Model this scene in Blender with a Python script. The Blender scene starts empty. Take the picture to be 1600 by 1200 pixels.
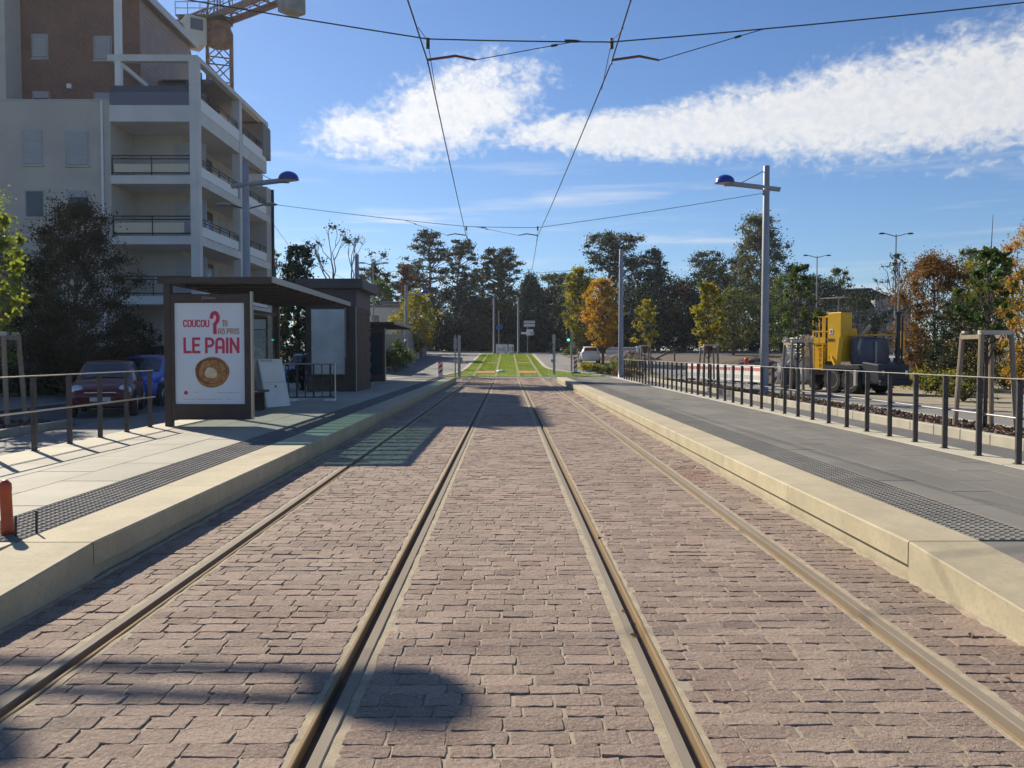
import bpy, bmesh, math, random
import numpy as np
from mathutils import Vector, Matrix
R = math.radians
random.seed(7)
rng = np.random.default_rng(7)
S = bpy.context.scene
COL = S.collection

# ------------------------------------------------------------------ camera
cam_d = bpy.data.cameras.new('camera')
cam = bpy.data.objects.new('camera', cam_d); COL.objects.link(cam)
cam_d.lens = 29.93; cam_d.sensor_width = 36.0
cam_d.clip_start = 0.05; cam_d.clip_end = 4000
cam.location = (0, 0, 1.6)
cam.rotation_euler = (R(90 - 2.02), 0, R(-0.30))
S.camera = cam

# ------------------------------------------------------------------ sun, sky, exposure
SUN_EL, SUN_AZ = 33.8, -40.0            # azimuth from +Y towards +X
sd = Vector((math.sin(R(SUN_AZ)) * math.cos(R(SUN_EL)), math.cos(R(SUN_AZ)) * math.cos(R(SUN_EL)), math.sin(R(SUN_EL))))
sun_d = bpy.data.lights.new('sun', 'SUN')
sun_d.energy = 5.0; sun_d.angle = R(0.53); sun_d.color = (1.0, 0.90, 0.74)
sun = bpy.data.objects.new('sun', sun_d); COL.objects.link(sun)
sun.rotation_euler = (-sd).to_track_quat('-Z', 'Y').to_euler()
sun.location = (-60, 70, 60)
S.view_settings.view_transform = 'Standard'
S.view_settings.look = 'None'
S.view_settings.exposure = 0.54
S.view_settings.gamma = 1.0
S.view_settings.use_curve_mapping = False
S.cycles.max_bounces = 6
S.cycles.transparent_max_bounces = 8


class NT:
    """small helper to write node graphs as expressions"""
    def __init__(s, tree): s.t = tree
    def n(s, typ, **kw):
        nd = s.t.nodes.new(typ)
        for k, v in kw.items(): setattr(nd, k, v)
        return nd
    def link(s, a, b): s.t.links.new(a, b)
    def setin(s, sock, v):
        if isinstance(v, bpy.types.NodeSocket): s.link(v, sock)
        else: sock.default_value = v
    def m(s, op, a, b=0.0, c=0.0, clamp=False):
        nd = s.n('ShaderNodeMath', operation=op, use_clamp=clamp)
        s.setin(nd.inputs[0], a); s.setin(nd.inputs[1], b); s.setin(nd.inputs[2], c)
        return nd.outputs[0]
    def smooth(s, v, a, b):
        nd = s.n('ShaderNodeMapRange', interpolation_type='SMOOTHSTEP')
        s.setin(nd.inputs['Value'], v); s.setin(nd.inputs['From Min'], a); s.setin(nd.inputs['From Max'], b)
        return nd.outputs[0]
    def lerp(s, v, a, b, c, d):
        nd = s.n('ShaderNodeMapRange')
        s.setin(nd.inputs['Value'], v); s.setin(nd.inputs['From Min'], a); s.setin(nd.inputs['From Max'], b)
        s.setin(nd.inputs['To Min'], c); s.setin(nd.inputs['To Max'], d)
        return nd.outputs[0]
    def mix(s, f, a, b, blend='MIX'):
        nd = s.n('ShaderNodeMix', data_type='RGBA', blend_type=blend)
        s.setin(nd.inputs[0], f)
        s.setin(nd.inputs[6], a if isinstance(a, bpy.types.NodeSocket) else (*a[:3], 1))
        s.setin(nd.inputs[7], b if isinstance(b, bpy.types.NodeSocket) else (*b[:3], 1))
        return nd.outputs[2]
    def noise(s, vec, scale, detail=3.0, rough=0.55, dist=0.0):
        nd = s.n('ShaderNodeTexNoise')
        if vec is not None: s.link(vec, nd.inputs['Vector'])
        nd.inputs['Scale'].default_value = scale; nd.inputs['Detail'].default_value = detail
        nd.inputs['Roughness'].default_value = rough; nd.inputs['Distortion'].default_value = dist
        return nd.outputs['Fac']
    def comb(s, x, y, z):
        nd = s.n('ShaderNodeCombineXYZ')
        s.setin(nd.inputs[0], x); s.setin(nd.inputs[1], y); s.setin(nd.inputs[2], z)
        return nd.outputs[0]


def build_world():
    w = bpy.data.worlds.new('World'); S.world = w; w.use_nodes = True
    t = w.node_tree; t.nodes.clear(); k = NT(t)
    sky = k.n('ShaderNodeTexSky', sky_type='NISHITA')
    sky.sun_disc = False; sky.sun_elevation = R(SUN_EL); sky.sun_rotation = R(SUN_AZ)
    sky.altitude = 0; sky.air_density = 1.0; sky.dust_density = 0.25; sky.ozone_density = 2.2
    tc = k.n('ShaderNodeTexCoord')
    sep = k.n('ShaderNodeSeparateXYZ'); k.link(tc.outputs['Generated'], sep.inputs[0])
    x, y, z = sep.outputs
    az = k.m('ARCTAN2', x, y)
    el = k.m('ARCSINE', z)
    zc = k.m('MAXIMUM', z, 0.04)
    plane = k.comb(k.m('DIVIDE', x, zc), k.m('DIVIDE', y, zc), 0.0)
    big = k.noise(plane, 1.3, 5, 0.62)
    dirv = k.comb(x, y, k.m('MULTIPLY', z, 1.35))
    fine = k.noise(dirv, 42.0, 3, 0.55, 0.6)
    fine2 = k.noise(dirv, 105.0, 3, 0.6, 0.5)
    vor = k.n('ShaderNodeTexVoronoi'); k.link(dirv, vor.inputs['Vector']); vor.inputs['Scale'].default_value = 88.0
    vor.inputs['Randomness'].default_value = 1.0
    cell = k.lerp(vor.outputs['Distance'], 0.0, 0.75, 0.45, -0.45)
    tex = k.m('ADD', k.m('MULTIPLY', k.m('SUBTRACT', big, 0.5), 2.3), k.m('ADD', k.m('ADD', k.m('MULTIPLY', k.m('SUBTRACT', fine, 0.5), 2.4), k.m('MULTIPLY', k.m('SUBTRACT', fine2, 0.5), 1.7)), k.m('MULTIPLY', cell, 0.42)))
    def az_of(px): return math.atan((px - 793) / 1330)
    def el_of(px, py): return math.atan((553 - py) / math.hypot(1330, px - 793))
    def ell(px, py, rx, ry, rot=0.0):
        a0, e0 = az_of(px), el_of(px, py)
        da = k.m('SUBTRACT', az, a0); de = k.m('SUBTRACT', el, e0)
        c, s_ = math.cos(rot), math.sin(rot)
        u = k.m('DIVIDE', k.m('ADD', k.m('MULTIPLY', da, c), k.m('MULTIPLY', de, s_)), rx / 1330)
        v = k.m('DIVIDE', k.m('SUBTRACT', k.m('MULTIPLY', de, c), k.m('MULTIPLY', da, s_)), ry / 1330)
        d = k.m('SQRT', k.m('ADD', k.m('MULTIPLY', u, u), k.m('MULTIPLY', v, v)))
        return k.m('SUBTRACT', 1.0, d)
    # cloud bank: a bright head and a band widening to the right, as a field of high ripple cloud
    m1 = ell(705, 180, 190, 82, 0.30)
    m2 = ell(560, 205, 120, 62, 0.15)
    m2 = k.m('SUBTRACT', m2, 0.22)
    m3 = ell(950, 205, 240, 34, 0.06)
    t_ = k.lerp(az, az_of(820), az_of(1650), 0.0, 1.0)
    ec = k.lerp(t_, 0.0, 1.0, el_of(820, 222), el_of(1600, 135))
    hw = k.lerp(t_, 0.0, 1.0, 20 / 1330, 118 / 1330)
    band = k.m('SUBTRACT', 1.0, k.m('DIVIDE', k.m('ABSOLUTE', k.m('SUBTRACT', el, ec)), hw))
    band = k.m('MINIMUM', band, k.m('MULTIPLY', k.lerp(az, az_of(800), az_of(900), -1.0, 1.0), 1.0))
    fade_r = k.lerp(az, 0.95, 1.5, 1.0, -1.5)
    band = k.m('MINIMUM', band, fade_r)
    mask = k.m('MAXIMUM', k.m('MAXIMUM', m1, m2), k.m('MAXIMUM', m3, band))
    # elsewhere (outside the picture) the same sky goes on with a few loose patches
    rest = k.m('SUBTRACT', k.noise(plane, 0.55, 2, 0.5), 0.86)
    front = k.smooth(k.m('ABSOLUTE', az), 0.75, 1.1)
    rest = k.m('SUBTRACT', k.m('MULTIPLY', rest, 3.0), k.m('MULTIPLY', k.m('SUBTRACT', 1.0, front), 3.0))
    mask = k.m('MAXIMUM', mask, rest)
    dens = k.m('ADD', mask, k.m('MULTIPLY', tex, 0.30))
    dens = k.smooth(dens, 0.0, 0.62)
    dens = k.m('MULTIPLY', dens, k.lerp(k.m('ADD', fine2, k.m('MULTIPLY', fine, 0.6)), 0.62, 0.95, 0.82, 0.99))
    # thin streaks near the horizon
    st = k.comb(k.m('MULTIPLY', az, 2.4), k.m('MULTIPLY', el, 26.0), 0.0)
    s1 = k.smooth(k.noise(st, 1.7, 4, 0.55, 0.3), 0.50, 0.78)
    lowband = k.m('MULTIPLY', k.smooth(el, 0.02, 0.06), k.m('SUBTRACT', 1.0, k.smooth(el, 0.15, 0.30)))
    dens2 = k.m('MULTIPLY', k.m('MULTIPLY', s1, lowband), 0.60)
    dall = k.m('MAXIMUM', dens, dens2)
    # clouds nearer the sun glow brighter
    near = k.lerp(az, -0.5, 0.6, 1.0, 0.74)
    cc = k.mix(1.0, (11.0, 11.1, 11.3), k.comb(near, near, near), 'MULTIPLY')
    tint = k.mix(1.0, sky.outputs[0], (0.72, 0.92, 1.20), 'MULTIPLY')
    col = k.mix(dall, tint, cc)
    bg = k.n('ShaderNodeBackground'); k.link(col, bg.inputs[0]); bg.inputs[1].default_value = 0.066
    out = k.n('ShaderNodeOutputWorld'); k.link(bg.outputs[0], out.inputs[0])
build_world()


# ------------------------------------------------------------------ materials
MATS = {}
def mat(name, col, rough=0.8, metal=0.0, col2=None, nscale=6.0, col3=None, n3=90.0, f3=0.35, bump=0.0, bscale=120.0,
        rnd=0.0, tint=None, coat=0.0, spec=0.5, emit=None, alpha=None, stretch=None):
    if name in MATS: return MATS[name]
    m = bpy.data.materials.new(name); m.use_nodes = True
    t = m.node_tree; k = NT(t); b = t.nodes['Principled BSDF']
    geo = k.n('ShaderNodeNewGeometry'); pos = geo.outputs['Position']
    if stretch:
        mp = k.n('ShaderNodeMapping'); k.link(pos, mp.inputs['Vector']); mp.inputs['Scale'].default_value = stretch; pos = mp.outputs[0]
    c = None
    if col2 is not None:
        f = k.smooth(k.noise(pos, nscale, 5, 0.6), 0.32, 0.68)
        c = k.mix(f, col, col2)
    if tint is not None:
        at = k.n('ShaderNodeAttribute', attribute_name='tint')
        c = k.mix(at.outputs['Fac'], c if c is not None else col, tint) if not isinstance(tint, float) else k.mix(1.0, c if c is not None else col, k.comb(*[k.lerp(at.outputs['Fac'], 0, 1, 1 - tint, 1 + tint)] * 3), 'MULTIPLY')
    if col3 is not None:
        f = k.m('MULTIPLY', k.smooth(k.noise(pos, n3, 3, 0.6), 0.45, 0.75), f3)
        c = k.mix(f, c if c is not None else col, col3)
    if rnd:
        oi = k.n('ShaderNodeObjectInfo')
        v = k.lerp(oi.outputs['Random'], 0, 1, 1 - rnd, 1 + rnd)
        c = k.mix(1.0, c if c is not None else col, k.comb(v, v, v), 'MULTIPLY')
    if c is None: b.inputs['Base Color'].default_value = (*col, 1)
    else: k.link(c, b.inputs['Base Color'])
    b.inputs['Roughness'].default_value = rough; b.inputs['Metallic'].default_value = metal
    b.inputs['Specular IOR Level'].default_value = spec
    if coat: b.inputs['Coat Weight'].default_value = coat; b.inputs['Coat Roughness'].default_value = 0.08
    if emit:
        b.inputs['Emission Color'].default_value = (*emit[0], 1); b.inputs['Emission Strength'].default_value = emit[1]
    if bump:
        bn = k.n('ShaderNodeBump'); bn.inputs['Strength'].default_value = bump; bn.inputs['Distance'].default_value = 0.01
        k.link(k.noise(pos, bscale, 4, 0.65), bn.inputs['Height']); k.link(bn.outputs[0], b.inputs['Normal'])
    MATS[name] = m
    return m

def glass(name, col=(0.8, 0.9, 0.88), rough=0.02, tr=0.85):
    """thin glass: lets light and sight through without refraction"""
    m = bpy.data.materials.new(name); m.use_nodes = True
    t = m.node_tree; t.nodes.clear(); k = NT(t)
    tb = k.n('ShaderNodeBsdfTransparent'); tb.inputs[0].default_value = (*col, 1)
    gl = k.n('ShaderNodeBsdfGlossy'); gl.inputs['Roughness'].default_value = rough
    fr = k.n('ShaderNodeFresnel'); fr.inputs[0].default_value = 1.45
    mx = k.n('ShaderNodeMixShader'); k.link(k.m('MULTIPLY', fr.outputs[0], 0.25, clamp=True), mx.inputs[0])
    k.link(tb.outputs[0], mx.inputs[1]); k.link(gl.outputs[0], mx.inputs[2])
    o = k.n('ShaderNodeOutputMaterial'); k.link(mx.outputs[0], o.inputs[0])
    MATS[name] = m
    return m

def leafmat(name, ca, cb, cc=None, trans=0.42):
    if name in MATS: return MATS[name]
    m = bpy.data.materials.new(name); m.use_nodes = True
    t = m.node_tree; t.nodes.clear(); k = NT(t)
    at = k.n('ShaderNodeAttribute', attribute_name='tint')
    if cc is None: c = k.mix(at.outputs['Fac'], ca, cb)
    else: c = k.mix(k.lerp(at.outputs['Fac'], 0.5, 1.0, 0, 1), k.mix(k.lerp(at.outputs['Fac'], 0, 0.5, 0, 1), ca, cb), cc)
    d = k.n('ShaderNodeBsdfPrincipled'); k.link(c, d.inputs['Base Color']); d.inputs['Roughness'].default_value = 0.55
    d.inputs['Specular IOR Level'].default_value = 0.3
    tr = k.n('ShaderNodeBsdfTranslucent'); k.link(k.mix(1.0, c, (1.5, 1.5, 0.7), 'MULTIPLY'), tr.inputs[0])
    mx = k.n('ShaderNodeMixShader'); mx.inputs[0].default_value = trans
    k.link(d.outputs[0], mx.inputs[1]); k.link(tr.outputs[0], mx.inputs[2])
    o = k.n('ShaderNodeOutputMaterial'); k.link(mx.outputs[0], o.inputs[0])
    MATS[name] = m
    return m


# ------------------------------------------------------------------ object helpers
def link(o): COL.objects.link(o); return o
def thing(name, label, cat, loc=(0, 0, 0), rz=0.0, group=None):
    o = link(bpy.data.objects.new(name, None)); o.empty_display_size = 0.2
    o.location = loc; o.rotation_euler = (0, 0, rz)
    o['label'] = label; o['category'] = cat
    if group: o['group'] = group
    return o
def tag(o, label=None, cat=None, group=None, kind=None):
    if label: o['label'] = label
    if cat: o['category'] = cat
    if group: o['group'] = group
    if kind: o['kind'] = kind
    return o
def dup(o, loc=None, rz=None, label=None, parent=None):
    c = o.copy(); link(c)
    if parent is not None: c.parent = parent
    if loc is not None: c.location = loc
    if rz is not None: c.rotation_euler = (0, 0, rz)
    if label: c['label'] = label
    for ch in o.children: dup(ch, parent=c)
    return c
def swap_mat(o, table):
    """give a copied tree its own materials"""
    if o.type == 'MESH' and o.data.materials and o.data.materials[0].name in table:
        o.data = o.data.copy(); o.data.materials[0] = MATS[table[o.data.materials[0].name]]
    for c in o.children: swap_mat(c, table)

class MB:
    def __init__(s): s.v = []; s.f = []
    def add(s, vs, fs):
        n = len(s.v); s.v += [tuple(p) for p in vs]; s.f += [tuple(i + n for i in q) for q in fs]; return s
    def box(s, x0, x1, y0, y1, z0, z1):
        return s.add([(x0, y0, z0), (x1, y0, z0), (x1, y1, z0), (x0, y1, z0), (x0, y0, z1), (x1, y0, z1), (x1, y1, z1), (x0, y1, z1)],
                     [(0, 3, 2, 1), (4, 5, 6, 7), (0, 1, 5, 4), (1, 2, 6, 5), (2, 3, 7, 6), (3, 0, 4, 7)])
    def bar(s, a, b, w, h, up=(0, 0, 1)):
        a, b = Vector(a), Vector(b); d = (b - a).normalized(); u = Vector(up)
        sx = d.cross(u)
        if sx.length < 1e-4: sx = d.cross(Vector((1, 0, 0)))
        sx.normalize(); u = sx.cross(d).normalized()
        vs = [p + sx * (i * w / 2) + u * (j * h / 2) for p in (a, b) for i, j in ((-1, -1), (1, -1), (1, 1), (-1, 1))]
        return s.add(vs, [(0, 1, 2, 3), (7, 6, 5, 4), (0, 4, 5, 1), (1, 5, 6, 2), (2, 6, 7, 3), (3, 7, 4, 0)])
    def tube(s, path, rad, n=6, cap=True):
        path = [Vector(p) for p in path]
        if not hasattr(rad, '__len__'): rad = [rad] * len(path)
        base = len(s.v); prev = None
        for i, p in enumerate(path):
            d = (path[min(i + 1, len(path) - 1)] - path[max(i - 1, 0)])
            d = d.normalized() if d.length > 1e-9 else Vector((0, 0, 1))
            if prev is None:
                sx = d.cross(Vector((0, 0, 1)))
                if sx.length < 1e-3: sx = d.cross(Vector((1, 0, 0)))
            else: sx = prev - d * prev.dot(d)
            sx.normalize(); prev = sx; sy = d.cross(sx)
            for j in range(n):
                a = 2 * math.pi * j / n
                s.v.append(tuple(p + (sx * math.cos(a) + sy * math.sin(a)) * rad[i]))
        for i in range(len(path) - 1):
            for j in range(n):
                a = base + i * n + j; b = base + i * n + (j + 1) % n
                s.f.append((a, b, b + n, a + n))
        if cap:
            s.f.append(tuple(base + j for j in reversed(range(n))))
            s.f.append(tuple(base + (len(path) - 1) * n + j for j in range(n)))
        return s
    def lathe(s, prof, n=16, c=(0, 0, 0), axis='Z', sx=1.0, sy=1.0):
        base = len(s.v)
        for r, h in prof:
            for j in range(n):
                a = 2 * math.pi * j / n; p = (r * math.cos(a) * sx, r * math.sin(a) * sy, h)
                if axis == 'X': p = (p[2], p[0], p[1])
                elif axis == 'Y': p = (p[1], p[2], p[0])
                s.v.append((p[0] + c[0], p[1] + c[1], p[2] + c[2]))
        for i in range(len(prof) - 1):
            for j in range(n):
                a = base + i * n + j; b = base + i * n + (j + 1) % n
                s.f.append((a, b, b + n, a + n))
        if prof[0][0] > 1e-6: s.f.append(tuple(base + j for j in reversed(range(n))))
        if prof[-1][0] > 1e-6: s.f.append(tuple(base + (len(prof) - 1) * n + j for j in range(n)))
        return s
    def prism(s, pts, a0, a1, axis='Y'):
        """pts: 2-D outline; axis Y: (x,z), axis X: (y,z), axis Z: (x,y)"""
        def P(p, a): return {'Y': (p[0], a, p[1]), 'X': (a, p[0], p[1]), 'Z': (p[0], p[1], a)}[axis]
        n = len(pts)
        return s.add([P(p, a0) for p in pts] + [P(p, a1) for p in pts],
                     [tuple(range(n)), tuple(range(2 * n - 1, n - 1, -1))] + [(i, i + n, (i + 1) % n + n, (i + 1) % n) for i in range(n)])
    def quad(s, *p): return s.add(p, [tuple(range(len(p)))])
    def build(s, name, m, parent=None, bevel=0.0, smooth=False, off=None):
        me = bpy.data.meshes.new(name)
        vs = s.v
        if off is not None: vs = [(x - off[0], y - off[1], z - off[2]) for x, y, z in vs]
        me.from_pydata(vs, [], s.f)
        bm = bmesh.new(); bm.from_mesh(me)
        bmesh.ops.remove_doubles(bm, verts=bm.verts, dist=1e-5)
        bmesh.ops.recalc_face_normals(bm, faces=bm.faces)
        if bevel:
            ed = [e for e in bm.edges if len(e.link_faces) == 2 and e.calc_face_angle(0) > 0.6]
            bmesh.ops.bevel(bm, geom=ed, offset=bevel, segments=1, affect='EDGES', profile=0.5)
        bm.to_mesh(me); bm.free()
        if smooth: me.shade_smooth()
        me.materials.append(m if not isinstance(m, str) else MATS[m])
        o = link(bpy.data.objects.new(name, me))
        if parent is not None: o.parent = parent
        return o
def W(o):  # location of a thing, for parts written in world coordinates
    return tuple(o.location)
def mesh_obj(name, me, m, parent=None):
    me.materials.clear(); me.materials.append(MATS[m] if isinstance(m, str) else m)
    o = link(bpy.data.objects.new(name, me))
    if parent is not None: o.parent = parent
    return o
def np_mesh(name, verts, loops, starts, tint=None, totals=None):
    me = bpy.data.meshes.new(name)
    me.vertices.add(len(verts)); me.vertices.foreach_set('co', np.ascontiguousarray(verts, np.float32).ravel())
    me.loops.add(len(loops)); me.loops.foreach_set('vertex_index', np.ascontiguousarray(loops, np.int32))
    me.polygons.add(len(starts)); me.polygons.foreach_set('loop_start', np.ascontiguousarray(starts, np.int32))
    if tint is not None:
        a = me.attributes.new('tint', 'FLOAT', 'POINT'); a.data.foreach_set('value', np.ascontiguousarray(tint, np.float32))
    me.update(); me.validate()
    return me

def g(y):
    """height of the ground along the line: flat by the stop, rising beyond it"""
    if y < 52: return 0.0
    if y < 56: return 0.1 * (y - 52) / 4
    if y < 98: return 0.1 + (y - 56) * 0.0345
    if y < 130: return 1.549 + (y - 98) * 0.02
    return 2.19
YB = [-60, -5, 0, 10, 20, 30, 40, 50, 52, 54, 56, 60, 65, 70, 75, 80, 85, 90, 94, 98, 104, 110, 120, 130, 160, 220, 300]
def strip(name, x0, x1, y0, y1, dz, m, thick=0.0):
    ys = sorted({y0, y1, *[y for y in YB if y0 < y < y1]})
    fx0 = x0 if callable(x0) else (lambda y: x0); fx1 = x1 if callable(x1) else (lambda y: x1)
    if callable(x0) or callable(x1): ys = list(np.arange(y0, y1, 1.0)) + [y1]
    b = MB(); n = len(ys)
    for y in ys: b.v += [(fx0(y), y, g(y) + dz), (fx1(y), y, g(y) + dz)]
    for i in range(n - 1): b.f.append((2 * i, 2 * i + 1, 2 * i + 3, 2 * i + 2))
    if thick:
        k = len(b.v)
        for y in ys: b.v += [(fx0(y), y, g(y) + dz - thick), (fx1(y), y, g(y) + dz - thick)]
        for i in range(n - 1):
            b.f += [(k + 2 * i, k + 2 * i + 2, 2 * i + 2, 2 * i), (k + 2 * i + 1, 2 * i + 1, 2 * i + 3, k + 2 * i + 3)]
        b.f += [(k, 0, 1, k + 1), (k + 2 * n - 2, k + 2 * n - 1, 2 * n - 1, 2 * n - 2)]
    return b.build(name, m)
def structure(o): o['kind'] = 'structure'; return o

# ------------------------------------------------------------------ material library
mat('bare_ground', (0.20, 0.17, 0.12), 0.95, col2=(0.10, 0.10, 0.05), nscale=0.35, col3=(0.30, 0.26, 0.19), n3=3.0, f3=0.5, bump=0.4, bscale=8)
mat('sandy_ground', (0.34, 0.29, 0.20), 0.95, col2=(0.26, 0.22, 0.15), nscale=0.8, col3=(0.20, 0.19, 0.08), n3=6, f3=0.4, bump=0.4, bscale=30)
mat('dark_soil', (0.085, 0.06, 0.042), 0.95, col2=(0.14, 0.10, 0.07), nscale=2.5, bump=0.8, bscale=12)
mat('asphalt', (0.085, 0.083, 0.082), 0.85, col2=(0.12, 0.117, 0.112), nscale=0.7, col3=(0.2, 0.19, 0.18), n3=220, f3=0.35, bump=0.25, bscale=180)
mat('pale_asphalt', (0.155, 0.15, 0.142), 0.85, col2=(0.20, 0.195, 0.18), nscale=0.5, col3=(0.28, 0.27, 0.25), n3=220, f3=0.3, bump=0.25, bscale=180)
mat('mortar', (0.40, 0.34, 0.245), 0.95, col2=(0.30, 0.25, 0.18), nscale=5, col3=(0.20, 0.16, 0.12), n3=60, f3=0.5, bump=0.5, bscale=160)
mat('mortar_edge', (0.43, 0.36, 0.25), 0.95, col2=(0.33, 0.27, 0.185), nscale=7, col3=(0.22, 0.17, 0.12), n3=70, f3=0.45, bump=0.5, bscale=120)
mat('kerb_concrete', (0.47, 0.405, 0.265), 0.85, col2=(0.385, 0.33, 0.215), nscale=2.2, col3=(0.27, 0.235, 0.165), n3=26, f3=0.4, bump=0.15, bscale=240, rnd=0.06)
mat('slab_pale', (0.355, 0.325, 0.255), 0.8, col2=(0.29, 0.265, 0.205), nscale=1.4, col3=(0.30, 0.28, 0.23), n3=150, f3=0.35, bump=0.1, bscale=200, rnd=0.06)
mat('slab_grey', (0.19, 0.178, 0.155), 0.9, spec=.2, col2=(0.15, 0.141, 0.124), nscale=1.2, col3=(0.30, 0.29, 0.26), n3=110, f3=0.3, bump=0.12, bscale=200, rnd=0.07, stretch=(1, .5, 1))
mat('slab_joint', (0.15, 0.14, 0.12), 0.95)
mat('slab_joint_light', (0.29, 0.275, 0.235), 0.95)
mat('strip_concrete', (0.43, 0.385, 0.28), 0.85, col2=(0.48, 0.44, 0.34), nscale=2, bump=0.1, bscale=200, rnd=0.05)
mat('tactile', (0.185, 0.175, 0.155), 0.9, spec=.2, col2=(0.145, 0.14, 0.13), nscale=3, bump=0.1, bscale=200, rnd=0.08)
mat('kerb_stone', (0.44, 0.40, 0.31), 0.9, col2=(0.36, 0.33, 0.26), nscale=1.5, col3=(0.22, 0.2, 0.16), n3=60, f3=0.3, bump=0.2, bscale=90)
mat('mulch_bed', (0.07, 0.045, 0.032), 0.95, col2=(0.11, 0.07, 0.045), nscale=5, bump=1.0, bscale=40)
mat('bark_chip', (0.10, 0.06, 0.04), 0.9, tint=(0.23, 0.15, 0.10))
mat('rail_steel', (0.25, 0.215, 0.17), 0.8, 0.0, spec=.25, col2=(0.22, 0.18, 0.13), nscale=4, stretch=(1, .06, 1), col3=(0.2, 0.13, 0.07), n3=40, f3=0.35)
mat('rail_groove', (0.10, 0.075, 0.05), 0.7, 0.2, col2=(0.07, 0.05, 0.035), nscale=8)
mat('rail_lip', (0.235, 0.17, 0.10), 0.8, 0.0, spec=.25, col2=(0.26, 0.17, 0.08), nscale=9, stretch=(1, .1, 1))
mat('paint_white', (0.78, 0.77, 0.73), 0.6, col2=(0.68, 0.67, 0.63), nscale=4)
mat('fence_steel', (0.045, 0.037, 0.033), 0.6, 0.0, col2=(0.075, 0.064, 0.058), nscale=12)
mat('rail_bar', (0.50, 0.46, 0.40), 0.35, 0.8)
mat('galvanised', (0.34, 0.345, 0.36), 0.5, 0.35, col2=(0.28, 0.285, 0.30), nscale=9)
mat('pole_grey', (0.30, 0.305, 0.33), 0.5, 0.3, col2=(0.26, 0.265, 0.285), nscale=3)
mat('anchor_grey', (0.20, 0.20, 0.205), 0.8, 0.0, spec=.2)
mat('lamp_blue', (0.012, 0.035, 0.30), 0.3, coat=0.4)
mat('lamp_glass', (0.55, 0.55, 0.52), 0.3)
mat('wire_dark', (0.05, 0.048, 0.05), 0.5, 0.5)
mat('arm_red', (0.14, 0.06, 0.045), 0.5, 0.2)
mat('shelter_brown', (0.060, 0.040, 0.033), 0.55, 0.2, col2=(0.075, 0.05, 0.042), nscale=5)
mat('shelter_fascia', (0.42, 0.41, 0.38), 0.4, 0.5)
mat('kiosk_brick', (0.105, 0.068, 0.05), 0.85, rnd=0.14, bump=0.3, bscale=90)
mat('kiosk_joint', (0.085, 0.07, 0.058), 0.95)
mat('kiosk_roof', (0.07, 0.058, 0.062), 0.55, 0.2, col2=(0.085, 0.07, 0.07), nscale=1.3)
mat('poster_white', (0.76, 0.78, 0.80), 0.5, col2=(0.72, 0.74, 0.77), nscale=1.0)
mat('print_red', (0.62, 0.035, 0.09), 0.5)
mat('print_tan', (0.42, 0.17, 0.05), 0.5)
mat('print_grey', (0.45, 0.40, 0.37), 0.6)
mat('bread', (0.50, 0.22, 0.055), 0.6, col2=(0.24, 0.085, 0.025), nscale=14, col3=(0.72, 0.50, 0.26), n3=26, f3=0.5)
mat('bread_pale', (0.80, 0.66, 0.45), 0.6, col2=(0.66, 0.46, 0.24), nscale=22)
mat('bread_crust', (0.20, 0.07, 0.02), 0.6)
mat('bread_flour', (0.70, 0.60, 0.45), 0.6)
mat('header_print', (0.35, 0.33, 0.31), 0.5)
mat('case_panel', (0.30, 0.34, 0.39), 0.25, 0.5, col2=(0.22, 0.25, 0.29), nscale=1.1)
mat('plaster', (0.50, 0.465, 0.415), 0.9, col2=(0.43, 0.40, 0.36), nscale=0.6, bump=0.1, bscale=40)
mat('plaster_white', (0.66, 0.65, 0.62), 0.85, col2=(0.58, 0.57, 0.54), nscale=0.9)
mat('brick_red', (0.22, 0.115, 0.085), 0.9, col2=(0.17, 0.088, 0.068), nscale=1.2, col3=(0.36, 0.22, 0.15), n3=9, f3=0.35)
mat('cladding', (0.36, 0.27, 0.24), 0.8, col2=(0.31, 0.23, 0.21), nscale=2)
mat('panel_white', (0.74, 0.74, 0.72), 0.5)
mat('panel_cream', (0.60, 0.54, 0.40), 0.7)
mat('balcony_dark', (0.11, 0.12, 0.17), 0.35)
mat('roof_grey', (0.20, 0.19, 0.19), 0.7)
mat('shutter', (0.40, 0.405, 0.42), 0.7, col2=(0.36, 0.365, 0.38), nscale=2)
mat('window_dark', (0.035, 0.042, 0.05), 0.08, spec=0.8)
mat('metal_dark', (0.04, 0.04, 0.045), 0.5, 0.4)
mat('crane_orange', (0.21, 0.10, 0.055), 0.6, col2=(0.15, 0.075, 0.045), nscale=2)
mat('crane_grey', (0.17, 0.175, 0.17), 0.7, col2=(0.24, 0.25, 0.25), nscale=0.8)
mat('crane_cab', (0.48, 0.49, 0.45), 0.6)
mat('car_red', (0.125, 0.010, 0.014), 0.35, coat=0.2)
mat('car_blue', (0.012, 0.055, 0.40), 0.25, coat=0.8)
mat('car_white', (0.72, 0.72, 0.72), 0.3, coat=0.6)
mat('car_sky', (0.10, 0.22, 0.50), 0.3, coat=0.6)
mat('car_glass', (0.02, 0.025, 0.03), 0.05, spec=0.9)
mat('rubber', (0.022, 0.021, 0.021), 0.85)
mat('chrome', (0.65, 0.65, 0.66), 0.15, 0.95)
mat('headlight', (0.72, 0.74, 0.76), 0.12, 0.4)
mat('tail_red', (0.45, 0.02, 0.015), 0.25)
mat('black_plastic', (0.03, 0.03, 0.032), 0.6)
mat('plate', (0.62, 0.62, 0.60), 0.5)
mat('machine_yellow', (0.82, 0.47, 0.010), 0.4, col2=(0.76, 0.42, 0.010), nscale=2, coat=0.3, col3=(0.35, 0.2, 0.03), n3=14, f3=0.18)
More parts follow.
